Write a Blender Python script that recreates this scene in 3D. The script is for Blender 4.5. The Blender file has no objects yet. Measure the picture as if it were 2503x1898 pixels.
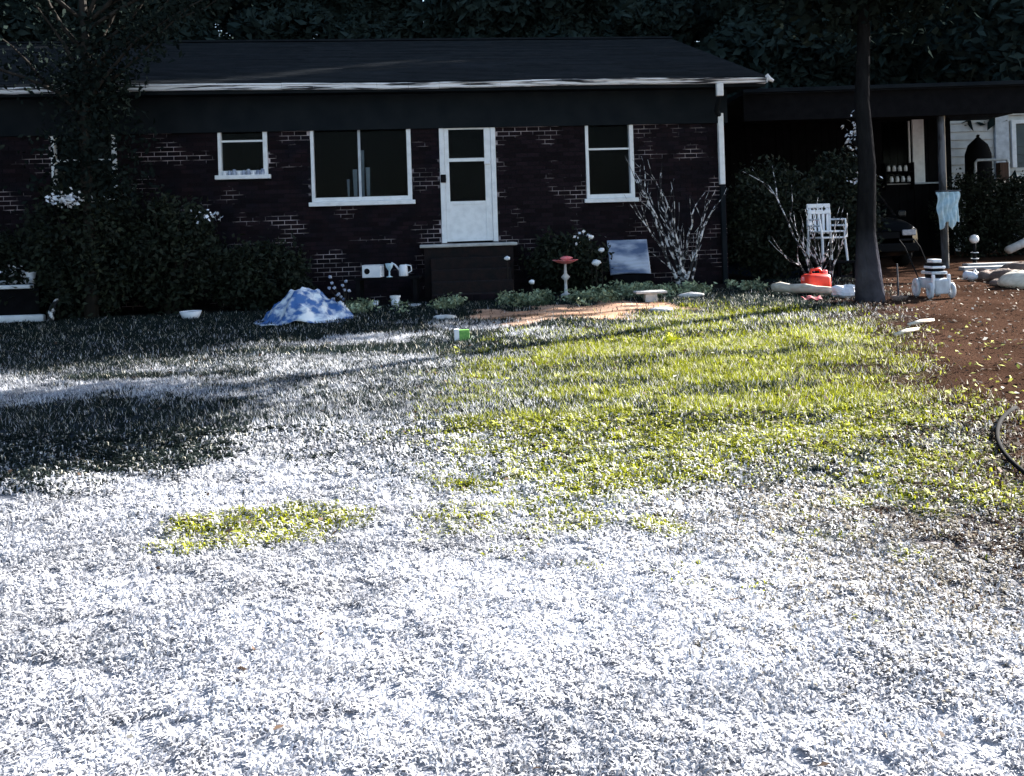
import bpy, math, random
import numpy as np
from mathutils import Matrix, Vector
random.seed(7); RNG = np.random.default_rng(11)
S = bpy.context.scene
COL = S.collection
PI = math.pi

# ------------------------------------------------------------------ camera, sky, sun, exposure
F, CY, ROLL, ZC, TH = 2100.0, 560.0, math.radians(1.8), 1.6, math.radians(6)
cam = bpy.data.cameras.new('camera'); cam_o = bpy.data.objects.new('camera', cam); COL.objects.link(cam_o)
cam.sensor_width = 36; cam.lens = F / 2503 * 36; cam.shift_y = -(949 - CY) / 2503
cam.clip_start = .05; cam.clip_end = 600
cr, sr = math.cos(ROLL), math.sin(ROLL)
cam_o.matrix_world = Matrix(((cr, sr, 0, 0), (0, 0, -1, 0), (-sr, cr, 0, ZC), (0, 0, 0, 1)))
S.camera = cam_o

SUN_H = Vector((.883, .47)).normalized(); SUN_EL = math.radians(24)
sun_dir = Vector((SUN_H.x * math.cos(SUN_EL), SUN_H.y * math.cos(SUN_EL), math.sin(SUN_EL)))
W = bpy.data.worlds.new('World'); S.world = W; W.use_nodes = True
wn = W.node_tree.nodes; wl = W.node_tree.links
bg = wn['Background']; bg.inputs['Strength'].default_value = .06
sky = wn.new('ShaderNodeTexSky'); sky.sky_type = 'NISHITA'; sky.sun_disc = False
sky.sun_elevation = SUN_EL; sky.sun_rotation = math.atan2(SUN_H.x, SUN_H.y)
wl.new(sky.outputs[0], bg.inputs[0])
sl = bpy.data.lights.new('sun', 'SUN'); sl.energy = 5; sl.angle = math.radians(.5); sl.color = (1, .965, .92)
so = bpy.data.objects.new('sun', sl); COL.objects.link(so); so.location = (20, 10, 20)
so.rotation_euler = sun_dir.to_track_quat('Z', 'Y').to_euler()
S.view_settings.view_transform = 'Standard'; S.view_settings.look = 'None'
S.view_settings.gamma = 1; S.view_settings.use_curve_mapping = False
S.view_settings.exposure = 2.6

# ------------------------------------------------------------------ layout helpers
def sstep(a, b, v):
    t = np.clip((v - a) / (b - a), 0, 1); return t * t * (3 - 2 * t)
def gz(x, y):
    return .47 * sstep(1, 14, y) + .007 * np.clip(x, -30, 30) * sstep(0, 14, y)
def gzf(x, y): return float(gz(np.float64(x), np.float64(y)))
def at(px, py, Y):
    """world point seen at a pixel of the photograph, at the distance Y"""
    u = (px - 1251.5) / F; w = (CY - py) / F
    return Vector(((u * cr + w * sr) * Y, Y, ZC + (-u * sr + w * cr) * Y))
def noise2(x, y, sc, seed=0):
    r = np.random.default_rng(seed).random((256, 256))
    x = x / sc; y = y / sc; xi = np.floor(x).astype(int); yi = np.floor(y).astype(int)
    fx = x - xi; fy = y - yi; fx = fx * fx * (3 - 2 * fx); fy = fy * fy * (3 - 2 * fy)
    g = lambda a, b: r[a % 256, b % 256]
    return (g(xi, yi) * (1 - fx) + g(xi + 1, yi) * fx) * (1 - fy) + (g(xi, yi + 1) * (1 - fx) + g(xi + 1, yi + 1) * fx) * fy

# ------------------------------------------------------------------ materials
def mat(name, c, c2=None, rough=.7, sc=6, spec=.3, bump=0, bsc=40, rnd=0, metal=0, lo=.35, hi=.65, stretch=None):
    m = bpy.data.materials.new(name); m.use_nodes = True
    n = m.node_tree.nodes; l = m.node_tree.links; b = n['Principled BSDF']
    b.inputs['Roughness'].default_value = rough; b.inputs['Specular IOR Level'].default_value = spec
    b.inputs['Metallic'].default_value = metal
    geo = n.new('ShaderNodeNewGeometry'); tc = n.new('ShaderNodeTexCoord')
    vec = tc.outputs['Object']
    if stretch:
        mp = n.new('ShaderNodeMapping'); mp.inputs['Scale'].default_value = stretch; l.new(vec, mp.inputs[0]); vec = mp.outputs[0]
    no = n.new('ShaderNodeTexNoise'); no.inputs['Scale'].default_value = sc; no.inputs['Detail'].default_value = 5; l.new(vec, no.inputs['Vector'])
    rp = n.new('ShaderNodeValToRGB'); rp.color_ramp.elements[0].position = lo; rp.color_ramp.elements[1].position = hi
    rp.color_ramp.elements[0].color = (*c, 1); rp.color_ramp.elements[1].color = (*(c2 or c), 1)
    l.new(no.outputs['Fac'], rp.inputs[0]); out = rp.outputs[0]
    if rnd:
        oi = n.new('ShaderNodeObjectInfo'); ad = n.new('ShaderNodeMath'); ad.operation = 'ADD'
        l.new(oi.outputs['Random'], ad.inputs[0]); l.new(geo.outputs['Random Per Island'], ad.inputs[1])
        fr = n.new('ShaderNodeMath'); fr.operation = 'FRACT'; l.new(ad.outputs[0], fr.inputs[0])
        mr = n.new('ShaderNodeMapRange'); mr.inputs[3].default_value = 1 - rnd; mr.inputs[4].default_value = 1 + rnd; l.new(fr.outputs[0], mr.inputs[0])
        hs = n.new('ShaderNodeHueSaturation'); l.new(out, hs.inputs['Color']); l.new(mr.outputs[0], hs.inputs['Value']); out = hs.outputs[0]
    l.new(out, b.inputs['Base Color'])
    if bump:
        nb = n.new('ShaderNodeTexNoise'); nb.inputs['Scale'].default_value = bsc; nb.inputs['Detail'].default_value = 4; l.new(vec, nb.inputs['Vector'])
        bp = n.new('ShaderNodeBump'); bp.inputs['Strength'].default_value = bump; bp.inputs['Distance'].default_value = .02
        l.new(nb.outputs['Fac'], bp.inputs['Height']); l.new(bp.outputs[0], b.inputs['Normal'])
    return m
def attr_mat(name, rough=.8, trans=0, spec=.2, bump=0):
    """colour from the mesh's own 'tint' attribute (what each blade, leaf or patch of soil is coloured)"""
    m = bpy.data.materials.new(name); m.use_nodes = True
    n = m.node_tree.nodes; l = m.node_tree.links; b = n['Principled BSDF']
    a = n.new('ShaderNodeAttribute'); a.attribute_name = 'tint'
    l.new(a.outputs['Color'], b.inputs['Base Color'])
    b.inputs['Roughness'].default_value = rough; b.inputs['Specular IOR Level'].default_value = spec
    if trans:
        t = n.new('ShaderNodeBsdfTranslucent'); l.new(a.outputs['Color'], t.inputs['Color'])
        mx = n.new('ShaderNodeMixShader'); mx.inputs[0].default_value = trans
        l.new(b.outputs[0], mx.inputs[1]); l.new(t.outputs[0], mx.inputs[2]); l.new(mx.outputs[0], n['Material Output'].inputs[0])
    if bump:
        nb = n.new('ShaderNodeTexNoise'); nb.inputs['Scale'].default_value = 60; nb.inputs['Detail'].default_value = 5
        tc = n.new('ShaderNodeTexCoord'); l.new(tc.outputs['Object'], nb.inputs['Vector'])
        bp = n.new('ShaderNodeBump'); bp.inputs['Strength'].default_value = bump; bp.inputs['Distance'].default_value = .03
        l.new(nb.outputs['Fac'], bp.inputs['Height']); l.new(bp.outputs[0], b.inputs['Normal'])
    return m
def glass_mat(name, tint=(.004, .005, .006), spec=.12, rough=.12, see=.8):
    m = bpy.data.materials.new(name); m.use_nodes = True
    n = m.node_tree.nodes; l = m.node_tree.links; b = n['Principled BSDF']
    b.inputs['Base Color'].default_value = (*tint, 1); b.inputs['Roughness'].default_value = rough; b.inputs['Specular IOR Level'].default_value = spec
    t = n.new('ShaderNodeBsdfTransparent'); t.inputs[0].default_value = (.8, .84, .86, 1)
    mx = n.new('ShaderNodeMixShader'); mx.inputs[0].default_value = see
    l.new(b.outputs[0], mx.inputs[1]); l.new(t.outputs[0], mx.inputs[2]); l.new(mx.outputs[0], n['Material Output'].inputs[0])
    return m
def lit_base_bark(name):
    m = mat(name, (.008, .008, .009), (.014, .014, .015), .9, 14, stretch=(1, 1, .25), bump=1.0, bsc=45, spec=.0)
    n = m.node_tree.nodes; l = m.node_tree.links; b = n['Principled BSDF']; src = b.inputs['Base Color'].links[0].from_socket
    tc = n.new('ShaderNodeTexCoord'); sx = n.new('ShaderNodeSeparateXYZ'); l.new(tc.outputs['Object'], sx.inputs[0])
    mr = n.new('ShaderNodeMapRange'); mr.inputs[1].default_value = 1.0; mr.inputs[2].default_value = .1; l.new(sx.outputs['Z'], mr.inputs[0])  # lower trunk coloured paler to look lit, upper part left dark
    no = n.new('ShaderNodeTexNoise'); no.inputs['Scale'].default_value = 5; no.inputs['Detail'].default_value = 5; l.new(tc.outputs['Object'], no.inputs['Vector'])
    mu = n.new('ShaderNodeMath'); mu.operation = 'MULTIPLY'; l.new(mr.outputs[0], mu.inputs[0]); l.new(no.outputs['Fac'], mu.inputs[1])
    mx = n.new('ShaderNodeMix'); mx.data_type = 'RGBA'; l.new(mu.outputs[0], mx.inputs[0]); l.new(src, mx.inputs[6]); mx.inputs[7].default_value = (.15, .15, .19, 1)
    l.new(mx.outputs[2], b.inputs['Base Color']); return m
M = dict(
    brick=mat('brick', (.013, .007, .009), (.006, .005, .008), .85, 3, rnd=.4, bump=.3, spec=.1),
    mortar=mat('mortar', (.007, .007, .009), (.50, .43, .45), .9, 1.5, lo=.53, hi=.64, stretch=(.75, 1, 1.7), bump=.3, spec=.1),
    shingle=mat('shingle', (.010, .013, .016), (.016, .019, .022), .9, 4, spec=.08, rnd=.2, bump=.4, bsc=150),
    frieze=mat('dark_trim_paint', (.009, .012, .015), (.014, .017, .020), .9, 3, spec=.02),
    white=mat('white_paint', (.80, .81, .82), (.66, .67, .68), .5, 9, lo=.4, hi=.75, bump=.1),
    gutter=mat('gutter_paint', (.02, .022, .028), (.80, .82, .86), .5, 1.3, lo=.42, hi=.50, stretch=(1, 6, 26), bump=.1),  # dark breaks stand for twig shadows as well as grime
    glass=glass_mat('window_glass'),
    dark=mat('dark_interior', (.005, .005, .006), None, .9, spec=.05),
    curtain=mat('curtain_cloth', (.75, .78, .80), (.6, .64, .68), .9, 8),
    concrete=mat('concrete', (.5, .49, .48), (.36, .35, .34), .85, 7, bump=.4),
    wetconc=mat('mossy_step', (.010, .010, .011), (.020, .013, .013), .9, 9, bump=.5, spec=.1),
    bark=mat('grey_bark', (.07, .07, .08), (.03, .03, .034), .9, 14, stretch=(1, 1, .25), bump=.8, bsc=30, spec=.1),
    dbark=mat('dark_bark', (.03, .026, .022), (.018, .016, .014), .9, 14, stretch=(1, 1, .25), bump=.8, spec=.1),
    pbark=mat('pale_bark', (.02, .02, .022), (.66, .65, .66), .85, 11, lo=.49, hi=.57, bump=.4),
    leaf=mat('evergreen_leaf', (.016, .027, .025), (.026, .038, .034), .9, 1.2, spec=.03, rnd=.3),
    shrub=mat('shrub_leaf', (.009, .013, .009), (.018, .024, .014), .7, 3, spec=.15, rnd=.4),
    weed=mat('weed_leaf', (.03, .05, .025), (.36, .42, .26), .7, 3, spec=.2, rnd=.35),
    blossom=mat('pale_petal', (.75, .76, .80), (.6, .62, .66), .7, 9),
    tarp=mat('blue_white_tarp', (.04, .12, .32), (.72, .76, .80), .5, 6.5, lo=.44, hi=.60, spec=.4, bump=.3, bsc=14),
    sheet=mat('pale_blue_plastic', (.10, .14, .24), (.50, .54, .64), .4, 2.3, lo=.38, hi=.62, spec=.4, stretch=(1, 1, 2.5)),
    red=mat('red_plastic', (.80, .045, .02), (.62, .03, .015), .4, 9, spec=.4),
    coral=mat('coral_paint', (.72, .10, .12), (.80, .30, .30), .6, 10),
    plastic=mat('white_plastic', (.80, .81, .84), (.70, .72, .76), .4, 7, spec=.4),
    blueplastic=mat('light_blue_cloth', (.36, .52, .60), (.55, .68, .74), .7, 12, spec=.2),
    grey=mat('grey_metal', (.52, .56, .60), (.38, .41, .45), .45, 9, spec=.4),
    black=mat('black_rubber', (.010, .010, .011), None, .9, spec=.05),
    carpaint=mat('black_car_paint', (.008, .009, .011), None, .35, spec=.3),
    lens=mat('clear_lens', (.5, .5, .55), (.35, .35, .4), .2, 20, spec=.5),
    dleaf=mat('dark_leaf', (.007, .011, .010), (.013, .018, .016), .95, 1.2, spec=.0, rnd=.3),
    wood=mat('pale_wood', (.60, .55, .46), (.44, .38, .30), .8, 5, stretch=(.3, 4, 4), bump=.4),
    brownwood=mat('brown_wood', (.11, .06, .045), (.07, .04, .03), .85, 6, stretch=(4, 4, .4), bump=.3),
    darkwood=mat('dark_wood', (.009, .009, .010), (.006, .006, .007), .95, 6, bump=.3, spec=.02),
    siding=mat('pale_siding', (.58, .58, .55), (.46, .46, .44), .7, 3),
    stone=mat('pale_stone', (.62, .60, .57), (.45, .43, .41), .85, 8, bump=.5),
    soilrock=mat('brown_stone', (.20, .14, .11), (.12, .085, .07), .9, 8, bump=.6),
    steel=mat('post_steel', (.02, .02, .022), (.11, .115, .13), .6, 3, stretch=(2, 2, .6), lo=.45, hi=.6),
    yellow=mat('yellow_leaf', (.70, .68, .03), (.55, .58, .05), .6, 9),
    green=mat('green_print', (.10, .30, .06), (.2, .4, .1), .6, 30),
    lawn=attr_mat('turf_soil', 1.0, bump=.8, spec=.0), blade=attr_mat('grass_blade', .7, .35), litter=attr_mat('leaf_litter', .8, .2),
)

# ------------------------------------------------------------------ mesh helpers
class MB:
    def __init__(self): self.v = []; self.f = []
    def add(self, vs, fs):
        k = len(self.v); self.v += [tuple(p) for p in vs]; self.f += [tuple(i + k for i in q) for q in fs]; return self
    def box(self, x0, x1, y0, y1, z0, z1):
        return self.add([(x0, y0, z0), (x1, y0, z0), (x1, y1, z0), (x0, y1, z0), (x0, y0, z1), (x1, y0, z1), (x1, y1, z1), (x0, y1, z1)],
                        [(0, 3, 2, 1), (4, 5, 6, 7), (0, 1, 5, 4), (1, 2, 6, 5), (2, 3, 7, 6), (3, 0, 4, 7)])
    def bbox(self, x0, x1, y0, y1, z0, z1, b):
        """box with chamfered edges"""
        c = [(sx, sy, sz) for sx in (0, 1) for sy in (0, 1) for sz in (0, 1)]
        import bmesh
        bm = bmesh.new(); vs = [bm.verts.new((x0 if a == 0 else x1, y0 if q == 0 else y1, z0 if w == 0 else z1)) for a, q, w in c]
        for q in ((0, 1, 3, 2), (4, 6, 7, 5), (0, 4, 5, 1), (2, 3, 7, 6), (0, 2, 6, 4), (1, 5, 7, 3)): bm.faces.new([vs[i] for i in q])
        bmesh.ops.bevel(bm, geom=bm.edges[:], offset=b, segments=2, affect='EDGES', profile=.5)
        bmesh.ops.recalc_face_normals(bm, faces=bm.faces[:])
        bm.verts.index_update()
        self.add([v.co[:] for v in bm.verts], [[v.index for v in q.verts] for q in bm.faces]); bm.free(); return self
    def tube(self, pts, rad, n=8, cap=True):
        pts = [Vector(p) for p in pts]; k = len(pts)
        rad = rad if isinstance(rad, (list, tuple)) else [rad] * k
        rings = []; up = None
        for i in range(k):
            t = (pts[min(i + 1, k - 1)] - pts[max(i - 1, 0)]).normalized()
            if up is None: up = t.orthogonal().normalized()
            a = (up - t * up.dot(t)).normalized(); b = t.cross(a); up = a
            rings += [pts[i] + (a * math.cos(2 * PI * j / n) + b * math.sin(2 * PI * j / n)) * rad[i] for j in range(n)]
        fs = [(i * n + j, i * n + (j + 1) % n, (i + 1) * n + (j + 1) % n, (i + 1) * n + j) for i in range(k - 1) for j in range(n)]
        if cap: fs += [tuple(reversed(range(n))), tuple((k - 1) * n + j for j in range(n))]
        return self.add(rings, fs)
    def lathe(self, prof, n=16, c=(0, 0, 0), close=True):
        vs = [(c[0] + r * math.cos(2 * PI * j / n), c[1] + r * math.sin(2 * PI * j / n), c[2] + z) for r, z in prof for j in range(n)]
        fs = [(i * n + j, i * n + (j + 1) % n, (i + 1) * n + (j + 1) % n, (i + 1) * n + j) for i in range(len(prof) - 1) for j in range(n)]
        if close: fs += [tuple(reversed(range(n))), tuple((len(prof) - 1) * n + j for j in range(n))]
        return self.add(vs, fs)
    def blob(self, c, r, n=10, m=7, amp=.15, seed=0):
        rr = random.Random(seed); vs = []; fs = []
        ph = [rr.uniform(0, 6) for _ in range(6)]
        for i in range(m + 1):
            t = PI * i / m
            for j in range(n):
                a = 2 * PI * j / n
                k = 1 + amp * (math.sin(3 * a + ph[0] + 2 * t) + math.sin(2 * a + ph[1] - 3 * t) * .7 + math.sin(5 * t + ph[2]) * .5)
                vs.append((c[0] + r[0] * k * math.sin(t) * math.cos(a), c[1] + r[1] * k * math.sin(t) * math.sin(a), c[2] + r[2] * k * math.cos(t)))
        fs = [(i * n + j, (i + 1) * n + j, (i + 1) * n + (j + 1) % n, i * n + (j + 1) % n) for i in range(m) for j in range(n)]
        return self.add(vs, fs)
    def mesh(self, name, smooth=False):
        me = bpy.data.meshes.new(name); me.from_pydata(self.v, [], self.f); me.update()
        if smooth: me.shade_smooth()
        return me
    def build(self, name, m, parent=None, smooth=False, loc=None):
        me = self.mesh(name, smooth); me.materials.append(m)
        return link(name, me, parent, loc)
def link(name, me, parent=None, loc=None):
    o = bpy.data.objects.new(name, me); COL.objects.link(o)
    if parent is not None: o.parent = parent
    if loc is not None: o.location = loc
    return o
def tag(o, label=None, cat=None, group=None, kind=None):
    for k, v in (('label', label), ('category', cat), ('group', group), ('kind', kind)):
        if v: o[k] = v
    return o
def thing(name, label, cat, loc=(0, 0, 0), rz=0, group=None):
    o = bpy.data.objects.new(name, None); COL.objects.link(o); o.location = loc; o.rotation_euler.z = rz
    o.empty_display_size = .1
    return tag(o, label, cat, group)
def copy_tree(o, parent=None):
    c = o.copy(); COL.objects.link(c)
    if parent is not None: c.parent = parent
    for ch in list(o.children): copy_tree(ch, c)
    return c
def fast_mesh(name, V, idx, k, m, tint=None):
    """V (n,3), idx (f,k) faces of k corners"""
    me = bpy.data.meshes.new(name); nf = len(idx)
    me.vertices.add(len(V)); me.vertices.foreach_set('co', np.ascontiguousarray(V, np.float32).ravel())
    me.loops.add(nf * k); me.loops.foreach_set('vertex_index', np.ascontiguousarray(idx, np.int32).ravel())
    me.polygons.add(nf); me.polygons.foreach_set('loop_start', np.arange(0, nf * k, k, dtype=np.int32))
    me.update(calc_edges=True)
    if tint is not None:
        a = me.attributes.new('tint', 'FLOAT_COLOR', 'POINT')
        a.data.foreach_set('color', np.ascontiguousarray(np.c_[tint, np.ones(len(tint))], np.float32).ravel())
    me.materials.append(m); return me
def leaf_quads(C, size, rng, flat=0, aspect=.5):
    """one leaf-shaped quad per centre, random orientation"""
    n = len(C); d = rng.normal(size=(n, 3)); d[:, 2] *= (1 - flat); d /= np.linalg.norm(d, axis=1)[:, None]
    e = np.cross(d, rng.normal(size=(n, 3)) * (1, 1, 1)); e /= np.linalg.norm(e, axis=1)[:, None] + 1e-9
    s = size * rng.uniform(.6, 1.3, n)[:, None]
    nrm = np.cross(d, e)
    V = np.stack([C - d * s, C + e * s * aspect + nrm * s * .15, C + d * s, C - e * s * aspect + nrm * s * .15], 1).reshape(-1, 3)
    return V, np.arange(n * 4).reshape(-1, 4)
def clumped(n_cl, per, centre_fn, r, rng):
    c = np.array([centre_fn() for _ in range(n_cl)])
    return (c[:, None, :] + rng.normal(size=(n_cl, per, 3)) * r).reshape(-1, 3)

# ------------------------------------------------------------------ what grows, lies or is painted as shade on the lawn
DIRT = dict(cx=.75, cy=11.7, rx=1.7, ry=.95)
def ell(x, y, cx, cy, rx, ry, rot=0):
    c, s = math.cos(rot), math.sin(rot); dx = x - cx; dy = y - cy
    return ((dx * c + dy * s) / rx) ** 2 + ((-dx * s + dy * c) / ry) ** 2
def dirt_w(x, y):
    e = ell(x, y, DIRT['cx'], DIRT['cy'], DIRT['rx'], DIRT['ry'], .1) + (noise2(x, y, .35, 3) - .5) * 1.3 + (noise2(x, y * 2, .9, 5) - .5) * .9
    return sstep(1.15, .7, e)
def cover(x, y):
    """share of green (grass and painted shade), yellow-green, brown and tan in the dormant straw turf at a spot of ground"""
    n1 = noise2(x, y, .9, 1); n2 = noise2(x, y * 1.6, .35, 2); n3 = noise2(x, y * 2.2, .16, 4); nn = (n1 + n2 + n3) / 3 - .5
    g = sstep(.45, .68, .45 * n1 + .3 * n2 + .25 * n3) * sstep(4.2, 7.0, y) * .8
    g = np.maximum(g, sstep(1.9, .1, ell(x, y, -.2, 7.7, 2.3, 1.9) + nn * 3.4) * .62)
    g = np.maximum(g, sstep(10.2, 11.6, y - .05 * x + nn * 1.6) * .97)  # dark green here also paints the shade in front of the house
    g = np.maximum(g, sstep(.52, .66, noise2(x * .45 + 9, y * 1.5, .55, 61) + .1 * (n3 - .5)) * sstep(7.4, 8.4, y) * .95)  # elongated dark bands paint dappled shade into the turf
    g = np.maximum(g, sstep(1.2, .5, ell(x, y, -3.8, 6.3, 2.2, 1.35, .15) + nn * 1.8) * .9)  # paints the tree's shadow on the left lawn into the turf colour
    g = np.maximum(g, sstep(-1.5, -4.0, x + .35 * (y - 10) + nn * 2) * sstep(7.6, 9.2, y + nn * 1.5) * .9)  # paints the shade of the left lawn toward the house
    shade_stk = sstep(.50, .68, noise2(x * .4 + 3, y * 1.3, .42, 63) + .25 * (n3 - .5))  # bands of shade painted across the yellow-green
    yg = sstep(2.1, .1, ell(x, y, 2.1, 8.0, 2.2, 3.1, -.3) + nn * 3.0) * .92 * (1 - .65 * shade_stk)
    g = np.maximum(g, .9 * shade_stk * sstep(1.6, .3, ell(x, y, 2.0, 8.2, 2.4, 3.2, -.3)))
    yg = np.maximum(yg, sstep(1.9, .0, ell(x, y, .6, 5.55, 1.1, 1.05) + nn * 3.4) * .7)
    yg = np.maximum(yg, sstep(1.25, .2, ell(x, y, -1.42, 4.47, .60, .30, .15) + nn * 2.6) * .6)
    yg = np.maximum(yg, sstep(1.2, .2, ell(x, y, .72, 4.35, .20, .2) + nn * 2) * .7)
    br = sstep(0, 1, (x - .33 * y - .15 + nn * 1.6) / 1.5) * sstep(4.0, 6.2, y + x * .5 + nn)
    tn = .62 * sstep(.10, .50, x / (y + .4) + nn * .35) * sstep(2.4, 4.4, y + .5 * nn)  # tan darkening toward the right paints a falloff in brightness
    return g, yg, br, n2, n3, tn
STRAW = np.array((.60, .605, .635)); TAN_FALLOFF = np.array((.23, .205, .16)); GREEN_SHADE = np.array((.015, .025, .021)); YEL = np.array((.35, .375, .02)); BRN = np.array((.046, .026, .018)); SAND = np.array((.42, .275, .195))  # the green is kept dark because it also paints shade into the turf
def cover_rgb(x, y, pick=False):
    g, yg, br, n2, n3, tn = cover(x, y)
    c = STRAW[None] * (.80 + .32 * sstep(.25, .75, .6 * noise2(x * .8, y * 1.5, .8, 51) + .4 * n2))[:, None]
    for w, k in ((tn, TAN_FALLOFF), (g, GREEN_SHADE), (yg, YEL), (br, BRN)):
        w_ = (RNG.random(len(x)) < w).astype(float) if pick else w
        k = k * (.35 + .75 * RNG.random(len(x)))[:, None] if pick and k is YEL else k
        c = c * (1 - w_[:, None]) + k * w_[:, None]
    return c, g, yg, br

# ------------------------------------------------------------------ ground
xs = np.unique(np.round(np.r_[-300, -150, -80, -40, -25, np.arange(-15, 15.01, .11), 25, 40, 80, 150, 300], 3))
ys = np.unique(np.round(np.r_[-300, -150, -60, -25, -10, -4, np.arange(0, 19.01, .11), 22, 26, 32, 40, 80, 150, 300], 3))
X, Y = np.meshgrid(xs, ys); x = X.ravel(); y = Y.ravel()
z = gz(x, y) + (noise2(x, y, .5, 8) - .5) * .035 + (noise2(x, y, .14, 9) - .5) * .012 * (np.abs(x) < 15)
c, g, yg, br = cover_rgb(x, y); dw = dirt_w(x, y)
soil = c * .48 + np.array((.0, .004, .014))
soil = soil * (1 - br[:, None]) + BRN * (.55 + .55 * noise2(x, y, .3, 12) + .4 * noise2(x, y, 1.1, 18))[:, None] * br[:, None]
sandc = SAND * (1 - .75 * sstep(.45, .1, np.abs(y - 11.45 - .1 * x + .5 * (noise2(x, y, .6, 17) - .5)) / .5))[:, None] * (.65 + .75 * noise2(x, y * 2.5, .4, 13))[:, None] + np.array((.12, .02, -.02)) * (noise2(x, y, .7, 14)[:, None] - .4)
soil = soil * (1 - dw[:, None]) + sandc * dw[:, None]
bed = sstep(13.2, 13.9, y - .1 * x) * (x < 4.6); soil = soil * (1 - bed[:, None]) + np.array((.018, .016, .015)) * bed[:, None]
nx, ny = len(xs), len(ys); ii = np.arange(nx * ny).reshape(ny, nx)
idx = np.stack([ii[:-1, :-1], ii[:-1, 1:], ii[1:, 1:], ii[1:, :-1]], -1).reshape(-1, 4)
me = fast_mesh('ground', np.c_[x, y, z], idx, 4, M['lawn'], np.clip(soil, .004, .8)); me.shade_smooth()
tag(link('ground', me), 'turf soil rising gently to the house', kind='structure')

# ------------------------------------------------------------------ the brick house
F0 = Vector((0, 15.1, 0))
house = thing('brick_house', 'long single storey dark brick house with white framed windows and storm door', 'house', F0, TH)
def HL(s, d, zz):          # house coordinates to world
    return Vector((F0.x + s * math.cos(TH) - d * math.sin(TH), F0.y + s * math.sin(TH) + d * math.cos(TH), zz))
SL, SR, ZB, ZF, ZE, DEP = -11.6, 3.90, .2, 3.46, 4.02, 10.4
OPEN = dict(far=(-7.66, -6.62, 2.35, ZF), small=(-4.97, -4.15, 2.66, ZF), big=(-3.43, -1.72, 2.16, ZF), door=(-1.23, -.25, 1.39, ZF), right=(1.35, 2.22, 2.09, ZF))
wb = MB()
zs = sorted({ZB, ZF, ZE} | {o[2] for o in OPEN.values()}); ss_ = sorted({SL, SR} | {v for o in OPEN.values() for v in o[:2]})
for a0, a1 in zip(ss_, ss_[1:]):
    z0 = ZB
    hole = [o for o in OPEN.values() if o[0] <= a0 + 1e-6 and o[1] >= a1 - 1e-6]
    top = hole[0][2] if hole else ZE
    wb.box(a0, a1, 0, .2, ZB, top)
    if hole: wb.box(a0, a1, 0, .2, ZF, ZE)
wb.box(SL, SL + .2, .2, DEP, ZB, ZE); wb.box(SR - .2, SR, .2, DEP, ZB, ZE); wb.box(SL + .2, SR - .2, DEP - .2, DEP, ZB, ZE)
wall = wb.build('wall', M['mortar'], house)
MB().box(SL + .25, SR - .25, 1.3, 1.35, ZB, ZE).build('inner_wall', M['dark'], house)
MB().box(SL + .25, SR - .25, .2, 1.3, 1.30, 1.34).build('inner_floor', M['dark'], house)
# bricks: running bond, each proud of the mortar
cand = []
L, H, J = .20, .065, .011
row = 0; zz = ZB
while zz + H < ZF - .0:
    s0 = SL + (.0 if row % 2 == 0 else (L + J) / 2) - (L + J)
    while s0 < SR:
        a, b = max(s0, SL), min(s0 + L, SR)
        segs = [(a, b)] if b - a > .04 else []
        for o in OPEN.values():
            if zz + H > o[2] - .06 and zz < o[3]:
                nsegs = []
                for p, q in segs:
                    for u, v in ((p, min(q, o[0] - .012)), (max(p, o[1] + .012), q)):
                        if v - u > .035: nsegs.append((u, v))
                segs = [t for t in nsegs] if (a < o[1] and b > o[0]) else segs
        for p, q in segs: cand.append((p, q, zz, zz + H))
        s0 += L + J
    zz += H + J; row += 1
vis = lambda b: math.hypot((b[0] + b[1]) / 2 - .45, 1.3 * ((b[2] + b[3]) / 2 - 2.4))
cand.sort(key=vis)
full_me = MB().box(0, L, -.009, .03, 0, H).mesh('brick'); full_me.materials.append(M['brick'])
rr = random.Random(5)
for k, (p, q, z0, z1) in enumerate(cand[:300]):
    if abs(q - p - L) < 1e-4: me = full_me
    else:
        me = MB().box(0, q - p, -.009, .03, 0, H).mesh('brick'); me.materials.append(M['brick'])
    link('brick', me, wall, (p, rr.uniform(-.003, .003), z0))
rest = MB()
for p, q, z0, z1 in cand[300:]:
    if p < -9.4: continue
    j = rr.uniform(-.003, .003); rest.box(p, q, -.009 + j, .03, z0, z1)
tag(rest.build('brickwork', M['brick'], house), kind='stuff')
# frieze board, soffit, fascia
MB().box(SL - .05, SR + .05, -.075, -.038, ZF - .075, ZE - .032).build('frieze_board', M['frieze'], house)
OV = .42
MB().box(SL - .5, SR + .62, -OV, -.012, ZE - .03, ZE).build('soffit', M['frieze'], house)
MB().box(SL - .5, SR + .62, -OV - .03, -OV - .002, ZE - .05, ZE + .13).build('fascia_board', M['frieze'], house)
# roof: two stepped slopes of shingle courses
half = DEP / 2 + .45; slope = 1.92 / half
rb = MB(); nc = 40
for side in (0, 1):
    for i in range(nc):
        d0 = -OV - .05 + (half) * i / nc; d1 = -OV - .05 + half * (i + 1) / nc + .02
        z0 = ZE + .12 + slope * (d0 + OV + .05) + .014; z1 = ZE + .12 + slope * (d1 + OV + .05)
        y0, y1 = (d0, d1) if side == 0 else (DEP - d0, DEP - d1)
        xx = SL - .5 + (i % 2) * .17
        while xx < SR + .64:
            x1 = min(xx + .34 * 3 - .004, SR + .64); j = rr.uniform(0, .004)
            rb.add([(xx, y0, z0 + j), (x1, y0, z0 + j), (x1, y1, z1), (xx, y1, z1), (xx, y0, z0 - .016), (x1, y0, z0 - .016)], [(0, 1, 2, 3), (4, 5, 1, 0)])
            xx += .34 * 3
roof = rb.build('roof', M['shingle'], house)
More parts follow.
